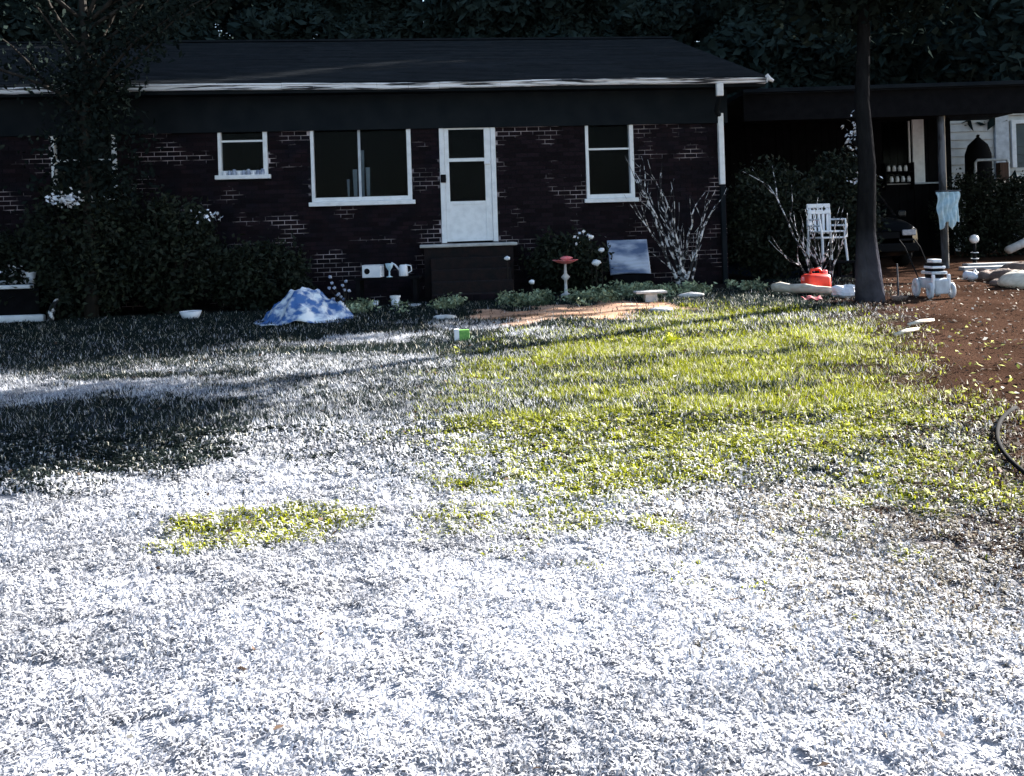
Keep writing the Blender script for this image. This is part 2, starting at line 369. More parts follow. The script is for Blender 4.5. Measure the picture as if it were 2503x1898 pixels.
zr = ZE + .10; ym = DEP / 2
core = MB(); core.add([(SL - .5, -OV - .03, zr), (SR + .62, -OV - .03, zr), (SR + .62, ym, zr + slope * (ym + OV) - .02), (SL - .5, ym, zr + slope * (ym + OV) - .02), (SL - .5, DEP + OV + .03, zr), (SR + .62, DEP + OV + .03, zr)],
    [(0, 1, 2, 3), (3, 2, 5, 4), (1, 5, 2), (0, 3, 4), (0, 4, 5, 1)])
core.build('roof_deck', M['frieze'], house)
MB().box(SL - .5, SR + .65, ym - .12, ym + .12, zr + slope * (ym + OV) + .03, zr + slope * (ym + OV) + .07).build('ridge_cap', M['shingle'], house)
# gutter: open K-shaped trough on the fascia, with end cap
gy = -OV - .032
prof = [(gy, .0), (gy - .055, .0), (gy - .075, .02), (gy - .085, .06), (gy - .11, .075), (gy - .11, .095), (gy - .098, .095), (gy - .098, .082), (gy - .072, .065), (gy - .06, .016), (gy - .012, .012), (gy - .012, .095), (gy, .095)]
gb = MB(); nseg = 32; xa, xb = SL - .5, SR + .60
for i in range(nseg):
    x0 = xa + (xb - xa) * i / nseg; x1 = xa + (xb - xa) * (i + 1) / nseg - .004
    w0 = rr.uniform(-.01, .01)
    vs = [(xx, p[0], ZE + .0 + p[1] + .012 * math.sin(xx * .9) + w0 * .3) for xx in (x0, x1) for p in prof]; n = len(prof)
    gb.add(vs, [(j, (j + 1) % n, n + (j + 1) % n, n + j) for j in range(n)])
gut = gb.build('gutter', M['gutter'], house)
MB().box(xb, xb + .012, gy - .112, gy, ZE, ZE + .10).build('end_cap', M['white'], gut)
MB().tube([(xb + .02, gy - .05, ZE + .14), (xb + .07, gy - .07, ZE + .06), (xb + .13, gy - .07, ZE + .03)], [.035, .04, .03]).build('gutter_bracket', M['white'], gut)
# downspout: outlet, elbow, pipe
ds = MB().bbox(3.60, 3.72, gy - .10, gy - .02, ZE - .22, ZE + .0, .012).build('downspout_outlet', M['white'], house)
MB().tube([(3.66, gy - .05, ZE - .22), (3.70, -.2, ZE - .42), (3.80, -.06, ZE - .50)], .045, 8).build('downspout_elbow', M['frieze'], house)  # elbow coloured dark to paint the shade under the eave
MB().bbox(3.765, 3.865, -.105, -.02, 2.28, ZE - .46, .012).build('downspout', M['white'], house)
MB().bbox(3.772, 3.858, -.10, -.02, .35, 2.277, .012).build('downspout_boot', M['frieze'], house)

def window(key, mull=(), rail=None, fw=.055, name='window', sill_h=.075):
    s0, s1, z0, z1 = OPEN[key]
    w = MB()
    w.bbox(s0, s0 + fw, -.035, .10, z0, z1 - .002, .006).bbox(s1 - fw * 1.35, s1, -.035, .10, z0, z1 - .002, .006)
    w.box(s0 + fw, s1 - fw * 1.35, -.02, .10, z1 - .06, z1 - .003)
    w.bbox(s0 + fw, s1 - fw * 1.35, -.03, .10, z0 + .001, z0 + .075, .006)
    fr = w.build(name, M['white'], house)
    MB().bbox(s0 - .05, s1 + .05, -.10, .02, z0 - sill_h, z0 - .002, .008).build('sill', M['white'], fr)
    MB().box(s0 + fw, s1 - fw * 1.35, .055, .062, z0 + .075, z1 - .06).build('pane', M['glass'], fr)
    for k in mull: MB().box(k - .022, k + .022, .02, .05, z0 + .075, z1 - .06).build('mullion', M['grey'], fr)
    if rail: MB().box(s0 + fw, s1 - fw * 1.35, .02, .05, rail - .016, rail + .016).build('meeting_rail', M['white'], fr)
    return fr
w1 = window('small', rail=3.24); w2 = window('big', mull=(-2.61,)); w3 = window('right', rail=2.97); w4 = window('far', rail=2.97)
for s, z0, z1, wd in ((-2.70, 2.25, 2.72, .06), (-2.48, 2.25, 2.75, .055), (-2.82, 2.25, 2.55, .03), (-2.57, 2.25, 3.05, .05)):
    v = []; f = []
    n = 8
    for i in range(n + 1):
        t = i / n; xx = s + (t - .5) * wd; yy = .13 + .012 * math.sin(t * 18)
        v += [(xx, yy, z0), (xx + .02 * (t - .5), yy, z1)]
    f = [(2 * i, 2 * i + 2, 2 * i + 3, 2 * i + 1) for i in range(n)]
    MB().add(v, f).build('curtain_fold', M['curtain'], w2)
# small things frozen along the sill of the small window
for k in range(9):
    s = -4.86 + k * .078; MB().lathe([(.03, 0), (.036, .03), (.028, .05 + .02 * (k % 3)), (.012, .06 + .02 * (k % 3))], 8, (s, -.055, 2.658)).build('sill_ornament', M['sheet'] if k % 3 else M['plastic'], w1)
# storm door
s0, s1, z0, z1 = OPEN['door']
d = MB().bbox(s0, s0 + .085, -.05, .10, z0, z1 - .002, .006).bbox(s1 - .085, s1, -.05, .10, z0, z1 - .002, .006).box(s0 + .085, s1 - .085, -.03, .10, z1 - .05, z1 - .003)
door = d.build('door', M['white'], house)
a0, a1 = s0 + .088, s1 - .088
leafm = MB().bbox(a0, a0 + .075, -.035, .01, z0 + .02, z1 - .055, .004).bbox(a1 - .11, a1, -.035, .01, z0 + .02, z1 - .055, .004)
leafm.bbox(a0 + .075, a1 - .11, -.033, .008, 2.80, 2.86, .004).bbox(a0 + .075, a1 - .11, -.033, .008, 2.05, 2.11, .004).bbox(a0 + .075, a1 - .11, -.033, .008, z0 + .02, z0 + .09, .004).box(a0 + .075, a1 - .11, -.033, .008, z1 - .10, z1 - .055)
leafm.build('door_leaf', M['white'], door)
MB().bbox(a0 + .073, a1 - .108, -.022, -.004, z0 + .088, 2.052, .004).build('kick_panel', M['white'], door)
MB().box(a0 + .07, a1 - .105, -.010, -.004, 2.10, 2.81).build('lower_glass', M['glass'], door)
MB().box(a0 + .07, a1 - .105, -.010, -.004, 2.85, z1 - .09).build('upper_glass', M['glass'], door)
MB().bbox(a1 - .12, a1 - .02, -.08, -.036, 2.74, 2.80, .01).build('handle', M['plastic'], door)
MB().bbox(s0 + .005, s0 + .10, -.075, -.052, 2.44, 2.58, .006).build('latch_box', M['black'], door)
MB().box(a0, a1, .105, .15, z0, z1 - .06).build('inner_door', M['darkwood'], door)
# landing and steps
stp = thing('front_steps', 'dark mossy steps with a pale landing slab below the white storm door', 'steps', F0, TH)
MB().bbox(-1.62, .02, -.62, -.012, 1.325, 1.375, .012).build('landing_slab', M['concrete'], stp)
MB().box(-1.55, -.05, -.58, -.012, .3, 1.325).build('landing_base', M['wetconc'], stp)
for k in range(4):
    y1 = -.58 - .27 * k; zt = 1.15 - .18 * k
    MB().bbox(-1.45, -.15, y1 - .29, y1 - .002, .25, zt, .012).build('step', M['wetconc'], stp)
for k in range(10):
    MB().bbox(-1.42 + .12 * k, -1.42 + .12 * k + .105, -1.69, -1.664, .52, .60, .004).build('brick', M['brick'], stp)
# foundation panel
pv = []; NX, NZ = 24, 26
for j in range(NZ + 1):
    for i in range(NX + 1):
        u, v = i / NX, j / NZ
        amp = .012 * (1 - sstep(.25, .6, v)) + .002
        pv.append((1.66 + .72 * u + .02 * v - .0, -.05 - .30 * (1 - v) - .6 * .0 + amp * math.sin(v * 58 + 2 * math.sin(u * 5)), .74 + .60 * v + .02 * math.sin(u * 3) * (1 - v)))
pf = [(j * (NX + 1) + i, j * (NX + 1) + i + 1, (j + 1) * (NX + 1) + i + 1, (j + 1) * (NX + 1) + i) for j in range(NZ) for i in range(NX)]
k = len(pv); pv2 = [(a, b + .03, c_) for a, b, c_ in pv]
pm = MB().add(pv + pv2, pf + [tuple(reversed([i + k for i in q])) for q in pf] + [(i, i + k, i + 1 + k, i + 1) for i in range(NX)] + [(NZ * (NX + 1) + i, NZ * (NX + 1) + i + 1, NZ * (NX + 1) + i + 1 + k, NZ * (NX + 1) + i + k) for i in range(NX)] + [(j * (NX + 1), (j + 1) * (NX + 1), (j + 1) * (NX + 1) + k, j * (NX + 1) + k) for j in range(NZ)] + [(j * (NX + 1) + NX, j * (NX + 1) + NX + k, (j + 1) * (NX + 1) + NX + k, (j + 1) * (NX + 1) + NX) for j in range(NZ)])
pn = thing('leaning_sheet', 'pale blue rippled plastic sheet leaning on the house foundation', 'plastic sheet', F0, TH)
pm.build('rippled_sheet', M['sheet'], pn, True)
MB().box(1.70, 2.36, -.34, -.02, .3, .735).build('support_block', M['darkwood'], pn)

# ------------------------------------------------------------------ carport wing
cp = thing('carport', 'dark open carport with a slim steel post right of the brick house', 'carport')
def world_box(mb, x0, x1, y0, y1, z0, z1): return mb.box(x0, x1, y0, y1, z0, z1)
MB().box(4.75, 13.0, 17.3, 23.4, 4.16, 4.26).build('roof', M['shingle'], cp)
MB().box(4.75, 13.0, 17.34, 17.46, 3.62, 4.158).build('front_beam', M['darkwood'], cp)
MB().tube([(8.80, 17.5, .4), (8.80, 17.5, 3.62)], .075, 10).build('post', M['steel'], cp)
MB().box(12.75, 12.9, 17.36, 17.5, .4, 3.6).build('post', M['darkwood'], cp)
MB().bbox(4.7, 10.9, 17.16, 17.27, 4.17, 4.25, .01).build('gutter', M['frieze'], cp)
shed = thing('dark_shed', 'dark shed wall under the carport with a white trimmed window', 'shed')
sw = MB()
MB().box(4.4, 11.58, 22.6, 22.8, .3, 4.15).build('wall', M['darkwood'], shed)
nb_ = 0
for k in range(36):
    xx = 4.4 + .2 * k
    MB().box(xx, xx + .19, 22.57 - .006 * (k % 2), 22.598, .3, 4.14).build('board', M['darkwood'], shed)
wf = MB().box(10.56, 10.86, 22.50, 22.56, 2.48, 4.13).build('window', M['white'], shed)
MB().box(10.46, 10.50, 22.51, 22.56, 2.6, 4.1).build('frame', M['white'], wf)
MB().box(9.8, 10.46, 22.545, 22.562, 2.48, 4.1).build('pane', M['glass'], wf)
MB().box(9.75, 11.3, 22.44, 22.56, 2.44, 2.478).build('sill', M['grey'], wf)
shf = thing('wall_shelf', 'dark shelf of pale jars beside the white trimmed shed window', 'shelf', (0, 0, 0))
for zt in (2.50, 2.78): MB().box(9.75, 10.44, 22.26, 22.50, zt - .03, zt).build('board', M['darkwood'], shf)
for sx in (9.72, 10.44): MB().box(sx, sx + .03, 22.26, 22.50, 2.3, 3.0).build('side_panel', M['darkwood'], shf)
for k in range(8):
    zt = 2.50 if k % 2 else 2.78; xx = 9.84 + .075 * k
    jr = MB().lathe([(.03, 0), (.045, .01), (.045, .10), (.03, .13), (.03, .15)], 10, (xx, 22.36, zt)).build('jar', M['plastic'], None, True)
    tag(jr, 'small pale jar on the shelf beside the shed window', 'jar', 'jars on the shed shelf')

# dark car under the carport, front to the camera
def loft(mb, secs, n=20, pw=4.0):
    vs = []
    for (yy, hw, zb, zt) in secs:
        zc = (zb + zt) / 2; hz = (zt - zb) / 2
        for j in range(n):
            a = 2 * PI * j / n; c_, s_ = math.cos(a), math.sin(a)
            vs.append((hw * math.copysign(abs(c_) ** (2 / pw), c_), yy, zc + hz * math.copysign(abs(s_) ** (2 / pw), s_)))
    fs = [(i * n + j, i * n + (j + 1) % n, (i + 1) * n + (j + 1) % n, (i + 1) * n + j) for i in range(len(secs) - 1) for j in range(n)]
    fs += [tuple(range(n)), tuple(reversed([(len(secs) - 1) * n + j for j in range(n)]))]
    return mb.add(vs, fs)
car = thing('parked_car', 'black car parked under the carport with its front toward the lawn', 'car', (7.72, 18.1, gzf(7.7, 18)), math.radians(-4))
loft(MB(), [(0, .70, .32, .78), (.06, .82, .25, .95), (.5, .86, .22, 1.05), (1.1, .87, .22, 1.10), (3.6, .87, .22, 1.12), (4.2, .85, .28, 1.10), (4.4, .78, .35, 1.0)]).build('body', M['carpaint'], car, True)
loft(MB(), [(1.05, .78, 1.0, 1.12), (1.75, .70, 1.0, 1.70), (2.2, .70, 1.0, 1.78), (3.7, .69, 1.0, 1.76), (4.25, .72, 1.0, 1.15)], pw=5).build('cabin', M['carpaint'], car, True)
MB().add([(-.66, 1.06, 1.15), (.66, 1.06, 1.15), (.58, 1.70, 1.66), (-.58, 1.70, 1.66), (-.66, 1.10, 1.13), (.66, 1.10, 1.13), (.58, 1.74, 1.64), (-.58, 1.74, 1.64)], [(0, 1, 2, 3), (7, 6, 5, 4), (0, 4, 5, 1), (3, 2, 6, 7), (0, 3, 7, 4), (1, 5, 6, 2)]).build('windshield', M['glass'], car)
for sx in (-1, 1):
    MB().bbox(sx * .62 - .14, sx * .62 + .14, -.02, .1, .68, .80, .02).build('headlight', M['lens'], car)
    MB().bbox(sx * .95 - .09, sx * .95 + .09, 1.22, 1.34, 1.08, 1.22, .03).build('mirror', M['carpaint'], car)
    for yy in (.85, 3.55):
        wv = MB(); n = 18
        for r_, xo in ((.20, .0), (.33, .0), (.33, .2), (.20, .2)):
            pass
        ring = [(.18, 0), (.31, .0), (.335, .03), (.335, .19), (.31, .22), (.18, .22)]
        vs = [(sx * .66 + sx * (q - .0), yy + r_ * math.cos(2 * PI * j / n), .335 + r_ * math.sin(2 * PI * j / n)) for r_, q in ring for j in range(n)]
        fs = [(i * n + j, i * n + (j + 1) % n, ((i + 1) % 6) * n + (j + 1) % n, ((i + 1) % 6) * n + j) for i in range(6) for j in range(n)]
        wh = wv.add(vs, fs).build('wheel', M['black'], car, True)
MB().bbox(-.42, .42, -.03, .05, .62, .76, .01).build('grille', M['black'], car)
MB().bbox(-.8, .8, -.07, .06, .34, .52, .03).build('bumper', M['black'], car)

# outbuilding with pale siding
ob = thing('siding_house', 'neighbouring house wall in pale horizontal siding seen beyond the carport', 'house')
MB().box(12.25, 19, 24.62, 24.8, .3, 4.45).build('wall', M['siding'], ob)
for k in range(17):
    z0 = .45 + .235 * k
    MB().add([(12.25, 24.575, z0), (13.85, 24.575, z0), (13.85, 24.615, z0 + .232), (12.25, 24.615, z0 + .232), (12.25, 24.62, z0), (13.85, 24.62, z0)], [(0, 1, 2, 3), (5, 4, 0, 1)]).build('siding_board', M['siding'], ob)
    MB().add([(14.27, 24.575, z0), (19, 24.575, z0), (19, 24.615, z0 + .232), (14.27, 24.615, z0 + .232), (14.27, 24.62, z0), (19, 24.62, z0)], [(0, 1, 2, 3), (5, 4, 0, 1)]).build('siding_board', M['siding'], ob)
MB().box(12.2, 19, 24.52, 24.57, 4.40, 4.62).build('fascia_board', M['siding'], ob)
MB().box(12.0, 19.2, 24.4, 29, 4.62, 4.75).build('roof', M['shingle'], ob)
MB().box(13.87, 14.25, 24.50, 24.61, .4, 4.40).build('corner_board', M['grey'], ob)
ow = MB().box(14.33, 14.45, 24.49, 24.57, 2.9, 4.25).box(14.45, 16.0, 24.49, 24.57, 4.15, 4.25).build('window', M['white'], ob)
MB().box(14.45, 16.0, 24.53, 24.57, 2.9, 4.15).build('pane', M['glass'], ow)
# dark peaked shape added in place of a shadow on the siding
p0 = at(2392, 400, 23.2); gb0 = gzf(p0.x, p0.y)
cv = thing('shadow_stand', 'tall dark canvas with a peaked top added in place of a shadow on the siding', 'cover', (p0.x, p0.y, gb0))
pr = []
for t, w_ in ((0, .34), (.5, .33), (.85, .32), (.93, .24), (1, .03)): pr.append((w_, t * (at(2392, 335, 23.2).z - gb0)))
cm = MB(); n = 22
vs = [(r_ * (1 + .06 * math.sin(5 * j * 2 * PI / n)) * math.cos(2 * PI * j / n), r_ * math.sin(2 * PI * j / n), zz) for r_, zz in pr for j in range(n)]
cm.add(vs, [(i * n + j, i * n + (j + 1) % n, (i + 1) * n + (j + 1) % n, (i + 1) * n + j) for i in range(len(pr) - 1) for j in range(n)] + [tuple((len(pr) - 1) * n + j for j in range(n))])
cm.build('shadow_form', M['black'], cv, True)
MB().lathe([(.04, 0), (.05, .03), (.0, .07)], 8, (0, 0, pr[-1][1])).build('shadow_tip', M['black'], cv)
# added in place of a lit patch of siding: white handrail
pa, pb, pc = at(2384, 480, 22), at(2384, 392, 22), at(2460, 390, 22)
hr = thing('added_rail', 'bent white metal handrail standing in for a lit patch of siding', 'added_rail')
g0 = gzf(pa.x, 22); MB().tube([(pa.x, 22, g0), pa, pb + Vector((0, 0, -.06)), pb + Vector((.05, 0, 0)), pc, pc + Vector((.03, 0, -.05)), (pc.x + .05, 22, g0)], .035, 8).build('added_rail_tube', M['grey'], hr, True)
MB().tube([(pa.x + .02, 22, pa.z), (pc.x + .04, 22, pa.z)], .02, 6).build('added_cross_bar', M['grey'], hr)
bp_ = at(2452, 480, 21.6); bt = at(2452, 398, 21.6); tag(MB().bbox(bp_.x - .11, bp_.x + .11, 21.5, 21.7, gzf(bp_.x, 21.6), bt.z, .012).build('wooden_post', M['brownwood']), 'brown wooden post beside the white handrail', 'post')

# ------------------------------------------------------------------ trees
def limb_tree(name, label, cat, base, height, r0, limbs, rng, barkm, leafm=None, leaf_n=0, leaf_s=.07, crown=None, clump_r=.28, group=None, part='crown'):
    t = thing(name, label, cat, base, 0, group)
    mb = MB(); tips = []
    pts = [Vector((0, 0, -.15))]; k = 7
    for i in range(1, k + 1):
        pts.append(Vector((rng.uniform(-.04, .04) * height * .16, rng.uniform(-.04, .04) * height * .16, height * i / k)))
    rad = [r0 * 1.45] + [r0 * (1 - .75 * (i / k)) for i in range(1, k + 1)]
    mb.tube(pts, rad, 9)
    for _ in range(limbs):
        i = rng.randrange(max(2, int(k * .72)), k + 1); p = pts[i].copy(); a = rng.uniform(0, 2 * PI); ln = height * rng.uniform(.16, .26)
        path = [p]; d_ = Vector((math.cos(a), math.sin(a), rng.uniform(.2, .9))).normalized()
        for s in range(4):
            d_ = (d_ + Vector((rng.uniform(-.3, .3), rng.uniform(-.3, .3), rng.uniform(-.05, .3)))).normalized(); path.append(path[-1] + d_ * ln / 4)
        mb.tube(path, [rad[i] * .55, rad[i] * .42, rad[i] * .3, rad[i] * .18, rad[i] * .07], 6); tips += path[2:]
    mb.build('trunk', barkm, t, True)
    if leafm:
        nr = np.random.default_rng(rng.randrange(10 ** 6))
        if crown is None: cf = lambda: np.array(random.choice(tips))
        else: cf = crown
        C = clumped(leaf_n // 40, 40, cf, clump_r, nr)
        V, I = leaf_quads(C, leaf_s, nr); link(part, fast_mesh(part, V, I, 4, leafm), t)
    return t
# tree whose grey trunk stands right of the red can; crown above the frame throws the shade on the left lawn
R1 = random.Random(21)
def crown_front():
    while True:
        p = np.array([R1.uniform(-2.0, 2.0), R1.uniform(-2.0, 2.0), R1.uniform(-2.0, 2.0)])
        q = (p[0] / 1.75) ** 2 + (p[1] / 1.75) ** 2 + (p[2] / 1.9) ** 2
        if .25 < q < 1.0: return p + np.array([.12, -.25, 5.7])
bt_ = (4.85, 11.7, gzf(4.85, 11.7))
limb_tree('shade_tree', 'leafy tree whose grey trunk stands on the lawn edge before the parked car', 'tree', bt_, 6.4, .145, 12, R1, lit_base_bark('lit_base_bark'), M['dleaf'], 30000, .085, crown_front, .26)

# dark evergreens behind: three crowns, shared
def conifer_mesh(seed, h, r, n):
    nr = np.random.default_rng(seed); t = nr.random(n) ** .8
    zz = .3 + t * (h - .3); rr_ = r * (1 - t * .80) * (.80 + .2 * np.sin(zz * 3.1 + seed)) * nr.uniform(.35, 1, n) ** .4
    a = nr.random(n) * 2 * PI; rr_ *= 1 + .18 * np.sin(a * 5 + zz * 1.3 + seed)
    C = np.c_[rr_ * np.cos(a), rr_ * np.sin(a), zz]
    V, I = leaf_quads(C, .21, nr, .3, .42); return fast_mesh('crown', V, I, 4, M['leaf'])
crowns = [conifer_mesh(3, 15, 3.3, 27000), conifer_mesh(8, 17, 3.6, 28000), conifer_mesh(15, 13.5, 3.2, 25000)]
trunk_me = MB().tube([(0, 0, -.3), (.05, 0, 5), (0, .05, 10)], [.28, .2, .08], 8).mesh('trunk'); trunk_me.materials.append(M['dbark'])
spots = []
for k in range(13): spots.append((-20 + 3.1 * k + RNG.uniform(-.5, .5), 29.5 + RNG.uniform(-1, 1)))
back = []
for k in range(12): back.append((-21 + 3.9 * k + RNG.uniform(-.6, .6), 34.5 + RNG.uniform(-1, 1)))
for k in range(5): spots.append((8.2 + 2.9 * k, 26.6 + .55 * k + RNG.uniform(-.3, .3)))
for k in range(7): back.append((-19 + 6.3 * k + RNG.uniform(-1, 1), 39.5))
for k, (xx, yy) in enumerate(spots):
    t = thing('evergreen_tree', 'dense dark evergreen standing in the unlit woods behind the houses', 'tree', (xx, yy, .5), RNG.uniform(0, 6), 'evergreens behind the house')
    t.scale = (1, 1, RNG.uniform(.95, 1.15)); link('trunk', trunk_me, t); link('crown', crowns[k % 3], t)

wv, wi, wo = [], [], 0
for k, (xx, yy) in enumerate(back):
    cm_ = crowns[k % 3]; V = np.empty(len(cm_.vertices) * 3, np.float32); cm_.vertices.foreach_get('co', V); V = V.reshape(-1, 3)[: 4 * 15000] * (1.05, 1.05, 1.05)
    a = RNG.uniform(0, 6); wv.append(np.c_[V[:, 0] * math.cos(a) - V[:, 1] * math.sin(a) + xx, V[:, 0] * math.sin(a) + V[:, 1] * math.cos(a) + yy, V[:, 2] + .5])
    wi.append(np.arange(len(V)).reshape(-1, 4) + wo); wo += len(V)
tag(link('woods', fast_mesh('woods', np.concatenate(wv), np.concatenate(wi), 4, M['leaf'])), 'dark woods behind the row of evergreens', 'woods', kind='stuff')
# unseen evergreens added left of the view to cut sky light
ring = [(-17.5 - (k % 2) * 3.2, -9 + 3.3 * k) for k in range(11)]
for k, (xx, yy) in enumerate(ring):
    t = thing('evergreen_tree', 'dense dark evergreen added outside the view to block sky light', 'tree', (xx, yy, 0), RNG.uniform(0, 6), 'added unseen evergreens')
    t.scale = (1.1, 1.1, RNG.uniform(.95, 1.15)); link('trunk', trunk_me, t); link('crown', crowns[k % 3], t)
# two tall leafy trees right of the carport, crowns above the roofs, that shade the house and the left lawn
def crown_mesh_round(seed, zc, rr, rz, n):
    nr = np.random.default_rng(seed); d_ = nr.normal(size=(n, 3)); d_ /= np.linalg.norm(d_, axis=1)[:, None]
    k_ = nr.uniform(.35, 1, n)[:, None] ** .5 * (1 + .14 * np.sin(d_[:, :1] * 7 + seed) + .1 * np.sin(d_[:, 2:] * 9))
    V, I = leaf_quads(np.repeat(d_[::22] * k_[::22] * (rr, rr, rz), 22, 0)[:n] + nr.normal(size=(n, 3)) * .34 + (0, 0, zc), .17, nr, .2, .45); return fast_mesh('crown', V, I, 4, M['leaf'])
for k, (xx, yy, rad_) in enumerate(((13.2, 21.3, 2.5), (18.4, 24.9, 2.9))):
    t = thing('tall_tree', ['tall leafy tree right of the carport with its crown above the roof', 'tall leafy tree farther right behind the neighbouring house'][k], 'tree', (xx, yy, gzf(xx, yy)))
    MB().tube([(0, 0, -.3), (.1, .05, 3), (0, .1, 6), (.1, 0, 11)], [.28, .22, .18, .05], 9).build('trunk', M['dbark'], t, True)
    link('crown', crown_mesh_round(k + 4, 9.6, rad_, 5.2, 13200), t)

# shrubs at the front of the house
def shrub(label, base, rx, ry, h, n, leafm=None, leaf_s=.05, seed=0, blossoms=0, name='shrub', group=None, bl_c=None):
    rng = random.Random(seed); nr = np.random.default_rng(seed + 50)
    t = thing(name, label, 'shrub', base, 0, group); mb = MB(); tips = []
    for k in range(9):
        a = rng.uniform(0, 2 * PI); e = Vector((rx * .7 * math.cos(a), ry * .7 * math.sin(a), h * rng.uniform(.6, .95)))
        path = [Vector((.08 * math.cos(a), .08 * math.sin(a), -.05)), e * .35 + Vector((0, 0, .1)), e * .7, e]; mb.tube(path, [.022, .018, .012, .005], 5)
    mb.build('stems', M['dbark'], t)
    def cf():
        while True:
            p = np.array([rng.uniform(-1, 1), rng.uniform(-1, 1), rng.uniform(-1, 1)])
            if .3 < (p ** 2).sum() < 1: return p * (rx, ry, h / 2) + (0, 0, h * .52)
    C = clumped(n // 30, 30, cf, .10, nr); C[:, 2] = np.maximum(C[:, 2], .02)
    V, I = leaf_quads(C, leaf_s, nr); link('foliage', fast_mesh('foliage', V, I, 4, leafm or M['shrub']), t)
    if blossoms:
        C = (np.array(bl_c)[None] + nr.normal(size=(blossoms, 3)) * np.array((.13, .06, .05)))
        V, I = leaf_quads(C, .035, nr, 0, .7); link('blossom', fast_mesh('blossom', V, I, 4, M['blossom']), t)
    return t
def gp(px, Y):
    p = at(px, 700, Y); return (p.x, Y, gzf(p.x, Y))
q = gp(215, 13.3)
shrub('tall dark shrub with a cluster of pale blossoms left of the small window', q, .85, .6, 2.2, 9000, seed=1, blossoms=110, bl_c=(.05, -.62, at(258, 483, 12.6).z - q[2]))
shrub('round dark shrub between the tall blossoming shrub and the blue tarp', gp(420, 13.6), .8, .55, 1.75, 7000, seed=2, blossoms=24, bl_c=(.75, -.4, 1.5))
shrub('low dark shrub behind the blue tarp under the picture window', gp(640, 13.9), .8, .45, 1.0, 5000, seed=3)
shrub('broad dark shrub at the far end of the house by the white planter', gp(40, 13.9), .9, .6, 1.35, 6000, seed=4, blossoms=30, bl_c=(.3, -.5, .75))
shrub('low dark shrub between the steps and the blue plastic sheet', gp(1385, 14.55), .6, .3, .95, 3500, seed=5, blossoms=14, bl_c=(.3, -.3, .95))
shrub('dark shrub filling the corner between house and carport', gp(1890, 16.2), 1.0, .7, 2.1, 9000, seed=6)
shrub('dark bushy shrub with pale flecks behind the stacked chairs', gp(2060, 16.6), .7, .5, 2.3, 7000, seed=7, blossoms=60, bl_c=(.25, -.5, at(2098, 435, 16.1).z - gzf(6, 16)))  # pale flecks stand in for light seen through the foliage
shrub('dark shrub growing in front of the pale siding beside the added rail', gp(2400, 21.3), 1.1, .7, 2.0, 8000, seed=9)
shrub('wide dark shrub at the edge of the driveway under the neighbour window', gp(2530, 21.2), 1.4, .7, 1.9, 9000, seed=10)
# slim tree left, limbs over the eaves
R2 = random.Random(4); tb = gp(222, 13.0)
st = thing('slim_tree', 'slim dark tree rising in front of the gutter at the left of the house', 'tree', tb)
mb = MB(); tp = []
top = [Vector((0, 0, -.1)), Vector((.02, 0, 1.2)), Vector((-.03, 0, 2.6)), Vector((.05, 0, 3.7)), Vector((.0, 0, 5.2))]
mb.tube(top, [.11, .09, .08, .07, .05], 8)
for k in range(15):
    p = Vector((0, 0, R2.uniform(2.9, 4.6))); d_ = Vector((R2.uniform(.2, 1) if k % 3 else R2.uniform(-1, -.2), R2.uniform(-.4, .2), R2.uniform(.25, .8))).normalized(); path = [p]
    for s in range(6):
        d_ = (d_ + Vector((R2.uniform(-.2, .25), R2.uniform(-.2, .2), R2.uniform(-.15, .15)))).normalized(); path.append(path[-1] + d_ * R2.uniform(.3, .55))
    mb.tube(path, [.04, .032, .026, .02, .014, .009, .004], 5); tp += path[2:]
mb.build('trunk', M['dbark'], st, True)
def cf_l():
    b = R2.choice(tp); return np.array(b)
C = np.concatenate([clumped(150, 24, cf_l, .16, RNG), clumped(90, 40, lambda: np.array((R2.gauss(.1, .25 + .06 * (k_ := R2.uniform(0, 1))), R2.gauss(0, .15), 4.4 - 2.6 * k_)), .16, RNG)])
V, I = leaf_quads(C, .055, RNG); link('crown', fast_mesh('crown', V, I, 4, M['dleaf']), st)

# bare multi-stem shrubs with pale bark
def multistem(label, base, ends, seed, name='bare_shrub', r0=.035, twigs=5, group=None):
    rng = random.Random(seed); t = thing(name, label, 'shrub', base, 0, group); B = Vector(base)
    for e in ends:
        e = Vector(e) - B; mb = MB(); path = []
        off = Vector((rng.uniform(-.12, .12), rng.uniform(-.1, .1), -.05)); n = 7
        for i in range(n + 1):
            s = i / n; bow = math.sin(s * PI) * .10
            p = off * (1 - s) + e * s + Vector((rng.uniform(-.025, .025), rng.uniform(-.04, .04), bow)) * (1 if 0 < i < n else 0); path.append(p)
        r_s = r0 * (1.0 if not mb.f and e.x < -.75 else .55)
        mb.tube(path, [r_s * (1 - .72 * i / n) for i in range(n + 1)], 7)
        for _ in range(twigs):
            i = rng.randrange(2, n + 1); p = path[i]; d_ = (e.normalized() + Vector((rng.uniform(-.8, .8), rng.uniform(-.5, .5), rng.uniform(0, .6)))).normalized(); tw = [p]
            for s in range(4):
                d_ = (d_ + Vector((rng.uniform(-.3, .3), rng.uniform(-.3, .3), rng.uniform(-.1, .3)))).normalized(); tw.append(tw[-1] + d_ * rng.uniform(.08, .2))
            mb.tube(tw, [.010, .008, .006, .004, .002], 4)
        mb.build('stem', M['pbark'], t, True)
    return t
b = gp(1672, 14.4)
multistem('bare many stemmed shrub with mottled pale bark at the house corner', b, [at(1552, 430, 14.5), at(1575, 470, 14.3), at(1612, 500, 14.6), at(1640, 520, 14.2), at(1700, 500, 14.4), at(1725, 520, 14.6), at(1750, 500, 14.3), at(1570, 540, 14.0), at(1605, 450, 14.7)], 3, r0=.05, twigs=7)
b = gp(2010, 13.9)
